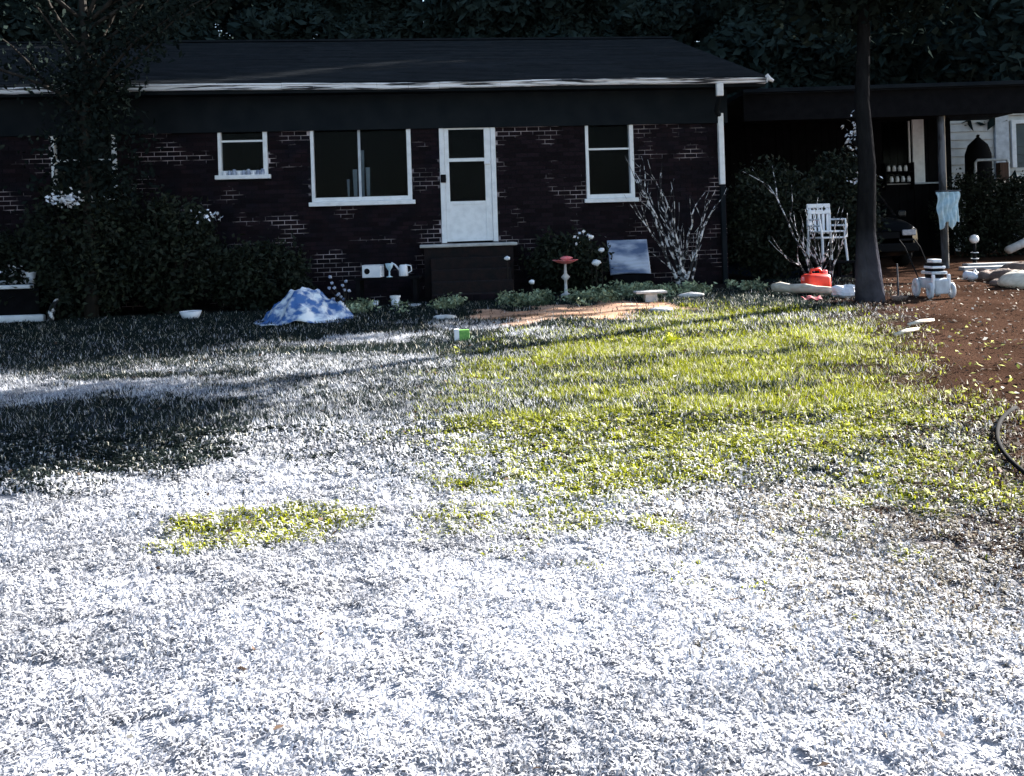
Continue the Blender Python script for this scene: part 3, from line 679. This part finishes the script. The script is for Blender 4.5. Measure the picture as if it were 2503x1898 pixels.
multistem('bare shrub with short pale stems rising behind the red can', b, [at(1960, 590, 14), at(1985, 560, 14.1), at(2040, 560, 14), at(2060, 600, 13.8), at(1880, 455, 14.4), at(2025, 610, 13.7), at(1930, 640, 13.6)], 8, r0=.04, twigs=5)

# ------------------------------------------------------------------ things by the house, left part
# planter box with white boards
q = at(0, 740, 13.25); x1 = at(112, 740, 13.25).x; x0 = x1 - 1.9; g0 = gzf(x1, 13.2)
pl = thing('planter_box', 'long low planter box with a white base board at the far left of the house', 'planter', (0, 0, 0))
MB().bbox(x0, x1, 13.15, 13.26, g0 - .03, g0 + .10, .03).build('base_board', M['white'], pl, True)
MB().box(x0, x1 - .12, 13.28, 13.75, g0 - .03, g0 + .50).build('side_board', M['darkwood'], pl)
MB().bbox(x0, x1 - .22, 13.22, 13.34, g0 + .50, g0 + .56, .012).build('top_board', M['white'], pl)
MB().bbox(x0 + .2, x1 - .30, 13.50, 13.62, g0 + .56, g0 + .62, .012).build('top_board', M['plastic'], pl)
def pot(label, loc, r, h, m, cat='pot', name='flower_pot', rim=True, group=None):
    t = thing(name, label, cat, loc, random.uniform(0, 6), group)
    MB().lathe([(r * .7, 0), (r * .74, .01), (r, h), (r * .9, h), (r * .66, .03)], 16, close=False).build('pot', m, t, True)
    if rim: MB().lathe([(r, h - .02), (r * 1.1, h - .02), (r * 1.1, h + .01), (r * .88, h + .01)], 16, close=False).build('rim', m, t)
    MB().lathe([(.0, h * .85), (r * .86, h * .85)], 12, close=False).build('soil', M['dark'], t)
    return t
p = at(64, 700, 13.4); pot('white pot on the end of the planter box', (x1 - .30, 13.40, g0 + .622), .075, .12, M['plastic'])
pot('white bowl lying between two dark shrubs left of the tarp', gp(464, 12.7), .16, .11, M['plastic'], 'bowl', 'bowl', False)
pipe = thing('drain_pipe', 'bent white drain pipe hanging beside the planter box', 'pipe')
MB().tube([at(143, 690, 13.1), at(145, 722, 13.0), at(138, 735, 12.95), at(128, 752, 12.9), at(124, 775, 12.88), Vector((at(124, 775, 12.88).x, 12.86, gzf(-7, 12.9)))], [.022, .026, .03, .045, .05, .05], 8).build('pipe', M['pbark'], pipe, True)
MB().tube([at(143, 692, 13.1), at(140, 640, 13.1)], .012, 6).build('hanger', M['dbark'], pipe)
MB().tube([(at(140, 640, 13.1).x, 13.1, gzf(-7, 13.1)), at(140, 640, 13.1)], .014, 6).build('stake', M['dbark'], pipe)

# tarp heap
tc_ = gp(742, 11.9)
th_ = thing('tarp_heap', 'crumpled blue and white tarp draped over a heap on the lawn edge', 'tarp', tc_, .15)
th_.scale = (1.08, 1, .84)
nr = np.random.default_rng(5); N = 46; vs = []; fs = []
for j in range(N + 1):
    for i in range(N + 1):
        u, v = i / N * 2 - 1, j / N * 2 - 1; r_ = math.hypot(u, v) + 1e-6; a = math.atan2(v, u)
        lim = 1 + .14 * math.sin(3 * a + .6) + .09 * math.sin(7 * a + 1)
        rr_ = r_ / lim
        q1, q2, q3 = (float(noise2(np.float64(u * 10 + 30), np.float64(v * 10 + 30), sc_, sd_)) - .5 for sc_, sd_ in ((4.2, 71), (1.7, 72), (.8, 73)))
        cr_ = abs(math.sin(5 * u - 3 * v + 6 * q1)) ** .5
        h = (.40 * max(0, 1 - rr_ ** 1.7) * (1 + .35 * math.sin(2.4 * u + 1.9)) + .22 * q1 + .12 * q2 + .05 * q3 - .05 * cr_ + .03) * min(1, max(0, (1.12 - r_) * 3)) 
        vs.append((u * .62, v * .5, max(h, .004 + .012 * math.sin(17 * a) * (r_ > 1)) + .005))
fs = [(j * (N + 1) + i, j * (N + 1) + i + 1, (j + 1) * (N + 1) + i + 1, (j + 1) * (N + 1) + i) for j in range(N) for i in range(N)]
fs = [f for f in fs if sum(math.hypot(vs[k][0] / .62, vs[k][1] / .5) for k in f) / 4 < 1.12 + .1 * math.sin(5 * math.atan2(vs[f[0]][1], vs[f[0]][0]))]
tarp_o = MB().add(vs, fs).build('tarp', M['tarp'], th_, True)
sm = tarp_o.modifiers.new('thickness', 'SOLIDIFY'); sm.thickness = .006
MB().blob((.0, 0, .12), (.36, .28, .16), 12, 8, .06, 3).build('mound', M['dark'], th_)
tw = thing('dry_weed', 'dark tangled weed with pale seed heads right of the blue tarp', 'plant', gp(835, 12.0))
rw = random.Random(9); mb = MB()
for k in range(14):
    e = Vector((rw.uniform(-.16, .16), rw.uniform(-.1, .1), rw.uniform(.25, .62))); mb.tube([(rw.uniform(-.04, .04), 0, -.03), e * .5 + Vector((.03, 0, .05)), e], [.008, .006, .003], 4)
    MB().blob(e, (.025, .02, .02), 6, 4, .2, k).build('seed_head', M['sheet'], tw)
mb.build('stems', M['dbark'], tw)

# bench with a white box and cups
bb = gp(945, 13.6); bz = at(915, 678, 13.55).z
bn = thing('garden_bench', 'low dark wooden bench beneath the picture window holding a white box', 'bench', (bb[0], bb[1], bb[2]))
hh = bz - bb[2] - .005
for k in range(3): MB().bbox(-.48, .55, -.20 + .14 * k, -.08 + .14 * k, hh - .035, hh, .006).build('slat', M['darkwood'], bn)
for sx in (-.42, .47):
    for sy in (-.16, .16): MB().box(sx - .03, sx + .03, sy - .03, sy + .03, -.05, hh - .036).build('leg', M['darkwood'], bn)
wx = at(912, 660, 13.5)
bx = thing('white_box', 'white carton with a dark round mark on the dark bench', 'box', (wx.x, 13.5, bz), -.12)
MB().bbox(-.15, .15, -.10, .10, 0, .19, .008).build('carton', M['plastic'], bx)
MB().box(-.152, .152, -.102, .102, .1905, .1965).build('lid', M['plastic'], bx)
MB().lathe([(.0, 0), (.045, 0), (.045, .004), (.0, .004)], 14).build('mark', M['black'], bx).matrix_local = Matrix.Translation((-.07, -.1005, .10)) @ Matrix.Rotation(PI / 2, 4, 'X')
wx = at(952, 672, 13.5)
vz = thing('blue_goblet', 'pale blue goblet with a thin foot beside the white carton', 'goblet', (wx.x, 13.5, bz))
MB().lathe([(.035, 0), (.03, .01), (.012, .02), (.012, .09), (.05, .15), (.065, .21), (.058, .21), (.045, .155), (.0, .12)], 14, close=False).build('cup', M['blueplastic'], vz, True)
MB().lathe([(.05, -.004), (.05, .004), (.0, .008)], 12).build('foot', M['blueplastic'], vz)
wx = at(978, 660, 13.6)
wc = thing('watering_can', 'white watering can standing at the end of the dark bench', 'watering can', (wx.x + .05, 13.62, bz))
MB().lathe([(.07, 0), (.075, .01), (.065, .16), (.05, .18)], 14).build('body', M['plastic'], wc, True)
MB().tube([(-.05, 0, .08), (-.13, 0, .18), (-.19, 0, .21)], [.018, .014, .02], 7).build('spout', M['plastic'], wc, True)
MB().tube([(.06, 0, .04), (.13, 0, .08), (.12, 0, .16), (.03, 0, .18)], .010, 6).build('handle', M['plastic'], wc, True)
pot('white cup on the ground under the dark bench', gp(915, 13.3), .06, .10, M['plastic'], 'cup', 'cup', False)
pot('pair sized pale pot right of the cup below the bench', gp(965, 13.2), .075, .17, M['plastic'])
pot('flat white dish on the ground left of the steps', gp(1012, 13.15), .10, .04, M['plastic'], 'dish', 'dish', False)

# bird bath
b = gp(1383, 14.0); zt = at(1383, 640, 14.0).z - b[2]
bbath = thing('bird_bath', 'coral red dish of a bird bath on a thin pale pedestal', 'bird bath', b)
MB().lathe([(.02, zt - .04), (.12, zt - .02), (.205, zt + .02), (.215, zt + .03), (.19, zt + .03), (.10, zt + .0), (.0, zt - .005)], 20, close=False).build('dish', M['coral'], bbath, True)
MB().blob((.02, .0, zt + .055), (.10, .06, .035), 10, 6, .1, 2).build('bird_figure', M['coral'], bbath, True)
MB().lathe([(.09, 0), (.085, .03), (.03, .06), (.022, zt * .45), (.075, zt * .56), (.025, zt * .66), (.02, zt - .035)], 14).build('pedestal', M['stone'], bbath, True)
for k, (px, py, Y, r_) in enumerate([(1444, 580, 14.3, .05), (1470, 612, 14.3, .055), (1457, 643, 14.2, .075), (1300, 690, 13.6, .05), (1240, 632, 13.9, .05)]):
    p = at(px, py, Y); g0 = gzf(p.x, Y)
    o = thing('garden_ornament', ['small pale ball on a thin stake, highest of three left of the blue sheet', 'pale ball on a stake, middle of three left of the blue sheet', 'large pale ball on a short stake, lowest of three beside the blue sheet', 'small pale ball on a low stake just right of the steps', 'pale ball on a stake leaning near the step top'][k], 'ornament', (p.x, Y, g0))
    MB().blob((0, 0, p.z - g0), (r_, r_ * .8, r_ * .7), 10, 6, .12, k).build('ball', M['plastic'], o, True)
    MB().tube([(0, 0, -.05), (0, 0, p.z - g0 - r_ * .5)], .008, 5).build('stake', M['dbark'], o)

# ------------------------------------------------------------------ dirt patch stones, lawn litter
def rock(label, loc, r, m, seed, rz=0, group=None, name='stone', cat='stone'):
    o = MB().blob((0, 0, 0), r, 14, 9, .07, seed).build(name, m, None, True, (loc[0], loc[1], loc[2] + r[2] * .55)); o.rotation_euler.z = rz
    return tag(o, label, cat, group)
g_ = lambda px, Y: gp(px, Y)
q = gp(1590, 12.75)
sb = thing('stone_slab', 'pale stone slab resting on a block at the edge of the dirt patch', 'slab', q, .05)
MB().bbox(-.10, .08, -.09, .09, -.04, .11, .012).build('block', M['stone'], sb)
MB().bbox(-.24, .22, -.13, .13, .111, .145, .01).build('slab', M['stone'], sb)
rock('flat white stone lying right of the dirt patch', gp(1615, 11.4), (.17, .10, .045), M['stone'], 3)
rock('flat pale stone near the bare shrub base', gp(1690, 13.0), (.20, .10, .05), M['stone'], 4)
rock('long pale stone at the left tip of the dirt patch', gp(1085, 11.5), (.16, .07, .04), M['stone'], 5)
q = gp(1125, 9.75)
ct = thing('drink_carton', 'small white and green carton standing on the lawn below the dirt patch', 'carton', q, .1)
MB().bbox(-.085, -.03, -.04, .04, 0, .135, .004).build('white_side', M['plastic'], ct)
MB().bbox(-.0295, .085, -.04, .04, 0, .125, .004).build('green_side', M['green'], ct)
q = gp(1632, 9.05)
yw = thing('yellow_weed', 'small bright yellow leafy weed on the green lawn', 'plant', q)
nr = np.random.default_rng(3); C = nr.normal(size=(70, 3)) * np.array((.035, .03, .03)) + np.array((0, 0, .07)); V, I = leaf_quads(C, .03, nr)
link('leaves', fast_mesh('leaves', V, I, 4, M['yellow']), yw); MB().tube([(0, 0, -.02), (.005, 0, .07)], .006, 5).build('stem', M['weed'], yw)
# plank and red can
pa, pb = at(1888, 704, 13.0), at(2055, 728, 12.35)
ga, gb2 = Vector((pa.x, 13.0, gzf(pa.x, 13) + .10)), Vector((pb.x, 12.35, gzf(pb.x, 12.35) + .08))
tag(MB().tube([ga, ga.lerp(gb2, .12) + Vector((0, .01, .012)), ga.lerp(gb2, .3) + Vector((0, .03, -.005)), ga.lerp(gb2, .48) + Vector((0, -.01, .012)), ga.lerp(gb2, .65), ga.lerp(gb2, .85) + Vector((0, .02, -.01)), gb2], [.058, .08, .068, .074, .058, .062, .036], 9).build('pale_log', M['wood'], None, True), 'pale barkless log lying on the grass before the red can', 'log')
q = gp(1996, 12.9)
rc = thing('fuel_can', 'bright red plastic fuel can standing behind the pale log', 'fuel can', (q[0], q[1], q[2] + .02), .2)
MB().bbox(-.21, .19, -.13, .13, 0, .27, .06).build('body', M['red'], rc, True)
MB().tube([(-.10, 0, .26), (-.08, 0, .335), (.06, 0, .34), (.10, 0, .26)], .022, 8).build('handle', M['red'], rc, True)
MB().lathe([(.04, 0), (.04, .05), (.03, .06)], 12, (.14, 0, .262)).build('cap', M['coral'], rc)
MB().tube([(-.19, 0, .17), (-.235, 0, .22)], [.035, .028], 8).build('spout', M['coral'], rc, True)
rg = thing('red_rag', 'faded red rag on the grass in front of the pale log', 'rag', gp(1985, 12.1), .3)
vs = []; N = 14
for j in range(N + 1):
    for i in range(N + 1):
        u, v = i / N - .5, j / N - .5; vs.append((u * .22, v * .3, .03 + .02 * math.sin(9 * u + 3) * math.cos(8 * v) + .015 * math.sin(17 * u * v + 5 * u) - .02 * (abs(u) + abs(v))))
ro = MB().add(vs, [(j * (N + 1) + i, j * (N + 1) + i + 1, (j + 1) * (N + 1) + i + 1, (j + 1) * (N + 1) + i) for j in range(N) for i in range(N)]).build('cloth', M['coral'], rg, True)
ro.modifiers.new('thickness', 'SOLIDIFY').thickness = .006
q = gp(2068, 12.25)
tag(MB().blob((0, 0, .07), (.20, .12, .10), 16, 10, .16, 12).build('plastic_bag', M['plastic'], None, False, q), 'crumpled white plastic bag on the grass between log and tree trunk', 'bag')
q = gp(2112, 12.0)
tag(MB().tube([(-.06, 0, .24), (-.04, 0, .27), (0, 0, .25), (.02, 0, .12), (.02, 0, -.03)], .012, 7).build('bent_cane', M['plastic'], None, True, q), 'short white bent cane stuck beside the grey trunk', 'cane')
q = gp(2196, 11.7); sk = thing('grey_stake', 'thin grey stake with a mound at its foot right of the trunk', 'stake', q)
MB().tube([(0, 0, -.1), (-.01, 0, .5)], [.014, .01], 6).build('stake', M['bark'], sk); MB().blob((0, 0, .02), (.11, .09, .05), 10, 6, .12, 6).build('mound', M['soilrock'], sk, True)

# stacked white chairs
def chair(label, loc, rz):
    t = thing('plastic_chair', label, 'chair', loc, rz, 'stacked white plastic chairs')
    MB().bbox(-.24, .24, -.22, .22, .40, .43, .012).build('seat', M['plastic'], t)
    for k in range(5): MB().bbox(-.20 + .088 * k, -.20 + .088 * k + .05, .215, .235, .48, .84, .005).build('slat', M['plastic'], t)
    MB().bbox(-.24, .24, .205, .245, .842, .92, .012).build('top_rail', M['plastic'], t)
    for sx in (-.225, .225):
        MB().tube([(sx, .225, .43), (sx, .225, .85)], .02, 6).build('back_post', M['plastic'], t)
        MB().tube([(sx * 1.12, .2, .63), (sx * 1.15, -.2, .63), (sx * 1.1, -.22, .42)], .018, 6).build('arm', M['plastic'], t)
        for sy in (-.2, .2): MB().tube([(sx, sy, .41), (sx * 1.1, sy * 1.15, 0)], .02, 6).build('leg', M['plastic'], t)
    return t
q = gp(2025, 15.4)
tbl = thing('low_table', 'dark low table carrying the stacked white chairs', 'table', (q[0], q[1], q[2]), .1)
MB().bbox(-.4, .4, -.35, .35, .30, .34, .01).build('tabletop', M['darkwood'], tbl)
for sx in (-.35, .35):
    for sy in (-.3, .3): MB().box(sx - .03, sx + .03, sy - .03, sy + .03, -.05, .298).build('leg', M['darkwood'], tbl)
c1 = chair('lower of two stacked white plastic chairs with slatted backs', (q[0], q[1], q[2] + .342), .25)
c2 = copy_tree(c1); c2.location.z += .11; c2.location.y += .02; c2['label'] = 'upper of two stacked white plastic chairs with slatted backs'

# mower by the carport
q = gp(2290, 11.75)
mw = thing('push_mower', 'pale grey push mower with two light wheels at the driveway edge', 'mower', q, .06)
mw.scale = (.66, .8, 1.1)
MB().bbox(-.15, .15, -.18, -.12, .06, .24, .02).build('front_panel', M['grey'], mw)
MB().bbox(-.19, .19, -.115, .36, .12, .25, .03).build('deck', M['grey'], mw)
MB().bbox(-.17, .17, -.1, .25, .30, .335, .012).build('cowl', M['grey'], mw)
MB().bbox(-.14, .15, -.08, .2, .37, .40, .012).build('cowl', M['plastic'], mw)
MB().bbox(-.10, .09, -.05, .15, .44, .485, .015).build('tank', M['plastic'], mw)
MB().bbox(-.12, .12, -.06, .2, .251, .437, .01).build('engine', M['black'], mw)
for sx in (-1, 1):
    for yy, r_ in ((-.12, .10), (.32, .12)):
        vs = []; n = 18; ring = [(.03, 0), (r_ - .015, 0), (r_, .015), (r_, .055), (r_ - .015, .07), (.03, .07)]
        vs = [(sx * (.195 + qx), yy + rr_ * math.cos(2 * PI * j / n), r_ + rr_ * math.sin(2 * PI * j / n)) for rr_, qx in ring for j in range(n)]
        MB().add(vs, [(i * n + j, i * n + (j + 1) % n, ((i + 1) % 6) * n + (j + 1) % n, ((i + 1) % 6) * n + j) for i in range(6) for j in range(n)]).build('wheel', M['grey'], mw, True)
    MB().bbox(sx * .165 - .03, sx * .165 + .03, -.16, -.11, .12, .30, .012).build('bracket', M['plastic'], mw)
    MB().tube([(sx * .16, .3, .2), (sx * .17, .75, .62), (sx * .17, .95, .72)], .012, 6).build('handle_bar', M['black'], mw)
MB().tube([(-.17, .95, .72), (.17, .95, .72)], .014, 6).build('grip', M['black'], mw)

# light blue cloth on the carport post
q0 = at(2312, 470, 17.35)
bl = thing('blue_cloth', 'light blue crumpled cloth hung on the carport post', 'cloth', (q0.x, 17.36, q0.z))
vs = []; NX, NZ = 22, 22
for j in range(NZ + 1):
    for i in range(NX + 1):
        u, v = i / NX - .5, j / NZ
        vs.append((u * (.50 - .12 * v) + .02 * math.sin(v * 9), -.06 + .035 * math.sin(u * 30 + 2 * v) + .02 * math.sin(v * 13 + 7 * u) - .05 * math.cos(u * 3), -.68 * v * (1 + .12 * math.sin(u * 11))))
co = MB().add(vs, [(j * (NX + 1) + i, j * (NX + 1) + i + 1, (j + 1) * (NX + 1) + i + 1, (j + 1) * (NX + 1) + i) for j in range(NZ) for i in range(NX)]).build('cloth', M['blueplastic'], bl, True)
co.modifiers.new('thickness', 'SOLIDIFY').thickness = .008
MB().tube([(-.26, -.1, .02), (.26, -.1, .02)], .012, 6).build('rod', M['steel'], bl)
MB().tube([(0, .06, .02), (0, -.1, .02)], .01, 6).build('hook', M['steel'], bl)
# globe lamp
q = at(2381, 585, 18.5); g0 = gzf(q.x, 18.5)
gl = thing('globe_lamp', 'white globe on a dark ringed post beside the driveway', 'lamp', (q.x, 18.5, g0))
MB().blob((0, 0, q.z - g0), (.095, .095, .095), 16, 10, 0, 1).build('globe', M['plastic'], gl, True)
MB().lathe([(.07, -.05), (.05, .02), (.035, .05), (.035, q.z - g0 - .09)], 10).build('post', M['black'], gl)
for k in range(2): MB().lathe([(.036, 0), (.08, 0), (.08, .015), (.036, .015)], 12, (0, 0, .10 + .13 * k)).build('ring', M['plastic'], gl)
# hanging plant with pale leaves
q = at(2108, 330, 16.9)
hp = thing('hanging_plant', 'hanging basket of pale leaves under the carport beam', 'plant', (q.x, 17.2, q.z))
nr = np.random.default_rng(6); C = nr.normal(size=(120, 3)) * np.array((.10, .08, .17)) ; V, I = leaf_quads(C, .05, nr, 0, .6); link('leaves', fast_mesh('leaves', V, I, 4, M['blossom']), hp)
MB().lathe([(.05, -.20), (.13, -.05), (.14, .0), (.12, 0), (.04, -.17)], 12, close=False).build('basket', M['black'], hp, True)
MB().tube([(0, 0, -.02), (0, .18, 3.70 - q.z)], .004, 4).build('hanger', M['black'], hp)

# driveway side: planks, log, jug, berm stones
for k, (pa, pb, Y) in enumerate([((2358, 633), (2520, 624), 17.6), ((2350, 655), (2520, 645), 16.6)]):
    a_, b_ = at(*pa, Y), at(*pb, Y); gg = gzf(a_.x, Y)
    tag(MB().bbox(a_.x, b_.x + .3, Y - .1, Y + .12, gg - .03, gg + .06, .012).build('plank', M['concrete']), ['farther of two pale planks laid across the driveway', 'nearer of two pale planks laid across the driveway'][k], 'plank')
a_, b_ = at(2465, 612, 19), at(2530, 588, 19.6); ga_ = gzf(a_.x, 19)
lg = thing('leaning_log', 'pale log lying tilted on a dark stump beyond the planks', 'log', (0, 0, 0))
MB().tube([a_, b_ + Vector((.5, .3, .2))], [.09, .10], 9).build('log', M['concrete'], lg, True)
MB().tube([(b_.x, b_.y, ga_ - .05), (b_.x, b_.y, b_.z - .02)], [.2, .16], 10).build('stump', M['dbark'], lg)
a_, b_ = at(2358, 690, 14.2), at(2402, 708, 13.9); ga_ = gzf(a_.x, 14)
jg = thing('plastic_jug', 'white plastic jug lying on its side at the edge of the driveway', 'jug')
A_ = Vector((a_.x, 14.2, ga_ + .075)); B_ = Vector((b_.x, 13.9, ga_ + .05))
MB().tube([A_, A_.lerp(B_, .08), A_.lerp(B_, .55), A_.lerp(B_, .75), B_], [.05, .08, .075, .035, .028], 12).build('body', M['plastic'], jg, True)
MB().tube([B_, B_ + (B_ - A_).normalized() * .05], .034, 10).build('cap', M['grey'], jg)
MB().tube([A_.lerp(B_, .5) + Vector((0, 0, .07)), A_.lerp(B_, .6) + Vector((0, 0, .12)), A_.lerp(B_, .85) + Vector((0, 0, .03))], .012, 6).build('handle', M['plastic'], jg, True)
rs = random.Random(3)
lab = ['flat brown stone beside the white jug', 'broad brown stone in the bank right of the white jug', 'small brown stone in front of the bank', 'brown stone at the right end of the bank', 'low brown stone behind the jug', 'tan boulder half buried at the right edge of the driveway']
for k, (px, Y, r_) in enumerate([(2420, 14.0, (.30, .18, .10)), (2465, 13.6, (.38, .2, .13)), (2440, 12.9, (.16, .12, .07)), (2500, 14.3, (.45, .25, .16)), (2400, 15.0, (.32, .2, .08)), (2500, 12.6, (.34, .28, .16))]):
    rock(lab[k], gp(px, Y), r_, M['soilrock'] if k < 5 else M['wood'], 20 + k, rs.uniform(0, 3), name='bank_stone')
# stick and hose on the lawn
a_, b_ = (3.9, 9.05), (4.5, 9.6)
for k, (p0_, p1_, l_) in enumerate([((3.95, 8.95), (4.35, 9.25), 'short pale stick on the brown turf, nearer of two'), ((4.35, 9.5), (4.75, 9.75), 'short pale stick on the brown turf, farther of two')]):
    tag(MB().tube([(*p0_, gzf(*p0_) + .04), ((p0_[0] + p1_[0]) / 2, (p0_[1] + p1_[1]) / 2 + .02, gzf(*p0_) + .055), (*p1_, gzf(*p1_) + .04)], [.02, .024, .015], 7).build('stick', M['wood'], None, True), l_, 'stick')
hs = [(3.75, 6.3), (3.35, 5.95), (3.05, 5.5), (2.88, 5.1), (2.80, 4.7), (2.78, 4.3), (2.82, 4.0), (2.95, 3.75)]
hs = [tuple((Vector(hs[i]) * (1 - t) ** 2 * .5 + Vector(hs[i + 1]) * (.5 + t * (1 - t)) + Vector(hs[i + 2]) * t * t * .5)) for i in range(len(hs) - 2) for t in (0, .25, .5, .75)]
tag(MB().tube([(a, b, gzf(a, b) + .045) for a, b in hs], .014, 8).build('garden_hose', M['black'], None, True), 'black garden hose curving over the brown turf', 'hose')

# ------------------------------------------------------------------ grass blades, weeds, leaf litter
def scatter(n, y0, y1, m=.62, pad=.9):
    # uniform over the ground the picture can see, with a margin
    t = RNG.random(n); A = m * (y1 ** 2 - y0 ** 2) + 2 * pad * (y1 - y0)
    yy = (-pad + np.sqrt(pad * pad + m * (m * y0 * y0 + 2 * pad * y0 + t * A))) / m
    return (RNG.random(n) * 2 - 1) * (m * yy + pad), yy
def blades(n, y0, y1, width, hgt, seg3):
    x, y = scatter(n, y0, y1)
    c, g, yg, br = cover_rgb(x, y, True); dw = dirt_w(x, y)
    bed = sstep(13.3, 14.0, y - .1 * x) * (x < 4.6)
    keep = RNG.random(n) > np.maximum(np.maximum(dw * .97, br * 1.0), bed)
    cl = noise2(x, y, .035, 31) * .55 + noise2(x, y, .10, 33) * .5
    keep &= cl > .33
    x, y, c, g, yg, cl = x[keep], y[keep], c[keep], g[keep], yg[keep], cl[keep]; n = len(x)
    z = gz(x, y) + (noise2(x, y, .5, 8) - .5) * .035 - .008
    h = hgt * RNG.uniform(.5, 1.25, n) * (1 + .15 * g + .35 * yg) * (.5 + .9 * cl)
    a = noise2(x, y, .22, 91) * 8 + RNG.normal(size=n) * 1.5; lean = RNG.uniform(.5, 1.4, n) * (1 - .35 * np.maximum(g, yg))
    dx, dy = np.cos(a), np.sin(a); wx, wy = -dy * width, dx * width
    wv = RNG.uniform(.7, 1.4, n); wx = wx * wv; wy = wy * wv
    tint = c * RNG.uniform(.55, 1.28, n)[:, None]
    dead = RNG.random(n) < .16 * np.maximum(g * .3, yg); tint[dead] = np.array((.55, .52, .42)) * RNG.uniform(.8, 1.2, dead.sum())[:, None]
    tint = np.clip(tint, .01, .82)
    sx, sy, sz = dx * h * np.sin(lean), dy * h * np.sin(lean), h * np.cos(lean)
    if seg3:
        V = np.stack([np.c_[x - wx, y - wy, z], np.c_[x + wx, y + wy, z],
                      np.c_[x + sx * .45 + wx * .8, y + sy * .45 + wy * .8, z + sz * .75 + .1 * h], np.c_[x + sx * .45 - wx * .8, y + sy * .45 - wy * .8, z + sz * .75 + .1 * h],
                      np.c_[x + sx * 1.15, y + sy * 1.15, z + sz * .9]], 1).reshape(-1, 3)
        b = np.arange(n)[:, None] * 5; I = np.concatenate([b + (0, 1, 2), b + (0, 2, 3), b + (3, 2, 4)]); T = np.repeat(tint, 5, 0)
    else:
        V = np.stack([np.c_[x - wx, y - wy, z], np.c_[x + wx, y + wy, z], np.c_[x + sx, y + sy, z + sz]], 1).reshape(-1, 3)
        I = np.arange(n * 3).reshape(-1, 3); T = np.repeat(tint, 3, 0)
    return V, I, T
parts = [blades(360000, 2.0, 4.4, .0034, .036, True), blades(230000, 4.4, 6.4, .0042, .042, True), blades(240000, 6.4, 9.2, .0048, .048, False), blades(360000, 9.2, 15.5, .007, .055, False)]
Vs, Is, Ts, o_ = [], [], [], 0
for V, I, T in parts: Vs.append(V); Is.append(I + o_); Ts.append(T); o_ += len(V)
tag(link('grass', fast_mesh('grass', np.concatenate(Vs), np.concatenate(Is), 3, M['blade'], np.concatenate(Ts))), 'matted dormant turf with green patches and painted shade', 'grass', kind='stuff')

# leaf litter over the right half
x, y = scatter(60000, 2.4, 14.5)
g, yg, br, _, _, _ = cover(x, y)
w = np.clip(.02 + yg * .5 + br * .6, 0, 1) * (noise2(x, y, .2, 40) * 1.4)
k = RNG.random(len(x)) < w * .55; k &= dirt_w(x, y) < .5
x, y, yg, br = x[k], y[k], yg[k], br[k]; n = len(x)
C = np.c_[x, y, gz(x, y) + .02 + RNG.uniform(0, .03, n)]
d_ = RNG.normal(size=(n, 3)); d_[:, 2] *= .35; d_ /= np.linalg.norm(d_, axis=1)[:, None]
e_ = np.cross(d_, np.c_[RNG.normal(size=(n, 2)) * .45, np.ones(n)]); e_ /= np.linalg.norm(e_, axis=1)[:, None]
s_ = RNG.uniform(.012, .030, n)[:, None]
V = np.stack([C - d_ * s_, C + e_ * s_ * .55, C + d_ * s_, C - e_ * s_ * .55 + np.array((0, 0, .006))], 1).reshape(-1, 3)
base = np.where((RNG.random(n) < yg * .7)[:, None], np.array((.44, .46, .08)), np.array((.085, .055, .037)))
pale = RNG.random(n) < .07; base = np.where(pale[:, None], np.array((.62, .58, .50)), base)
T = np.repeat(np.clip(base * RNG.uniform(.5, 1.3, n)[:, None], .02, .8), 4, 0)
tag(link('fallen_leaves', fast_mesh('fallen_leaves', V, np.arange(n * 4).reshape(-1, 4), 4, M['litter'], T)), 'dry fallen leaves scattered over the turf', 'leaves', kind='stuff')

# weeds along the bed edge
n = 900
x = RNG.uniform(-3.0, 4.6, n); x = x[noise2(x, x * 0, .33, 77) + RNG.uniform(-.2, .2, n) > .5]; n = len(x); y = 13.05 + .1 * x + RNG.normal(size=n) * .30 + (x > 1.5) * RNG.uniform(0, .9, n)
per = 26
C0 = np.c_[x, y, gz(x, y)]
off = RNG.normal(size=(n, per, 3)) * np.array((.06, .05, .0)); off[:, :, 2] = RNG.uniform(.0, .16, (n, per)) * RNG.uniform(.5, 1.2, (n, 1))
C = (C0[:, None] + off).reshape(-1, 3); V, I = leaf_quads(C, .035, RNG, 0, .45)
tag(link('weeds', fast_mesh('weeds', V, I, 4, M['weed'])), 'leafy green weeds along the edge of the flower bed', 'weeds', kind='stuff')
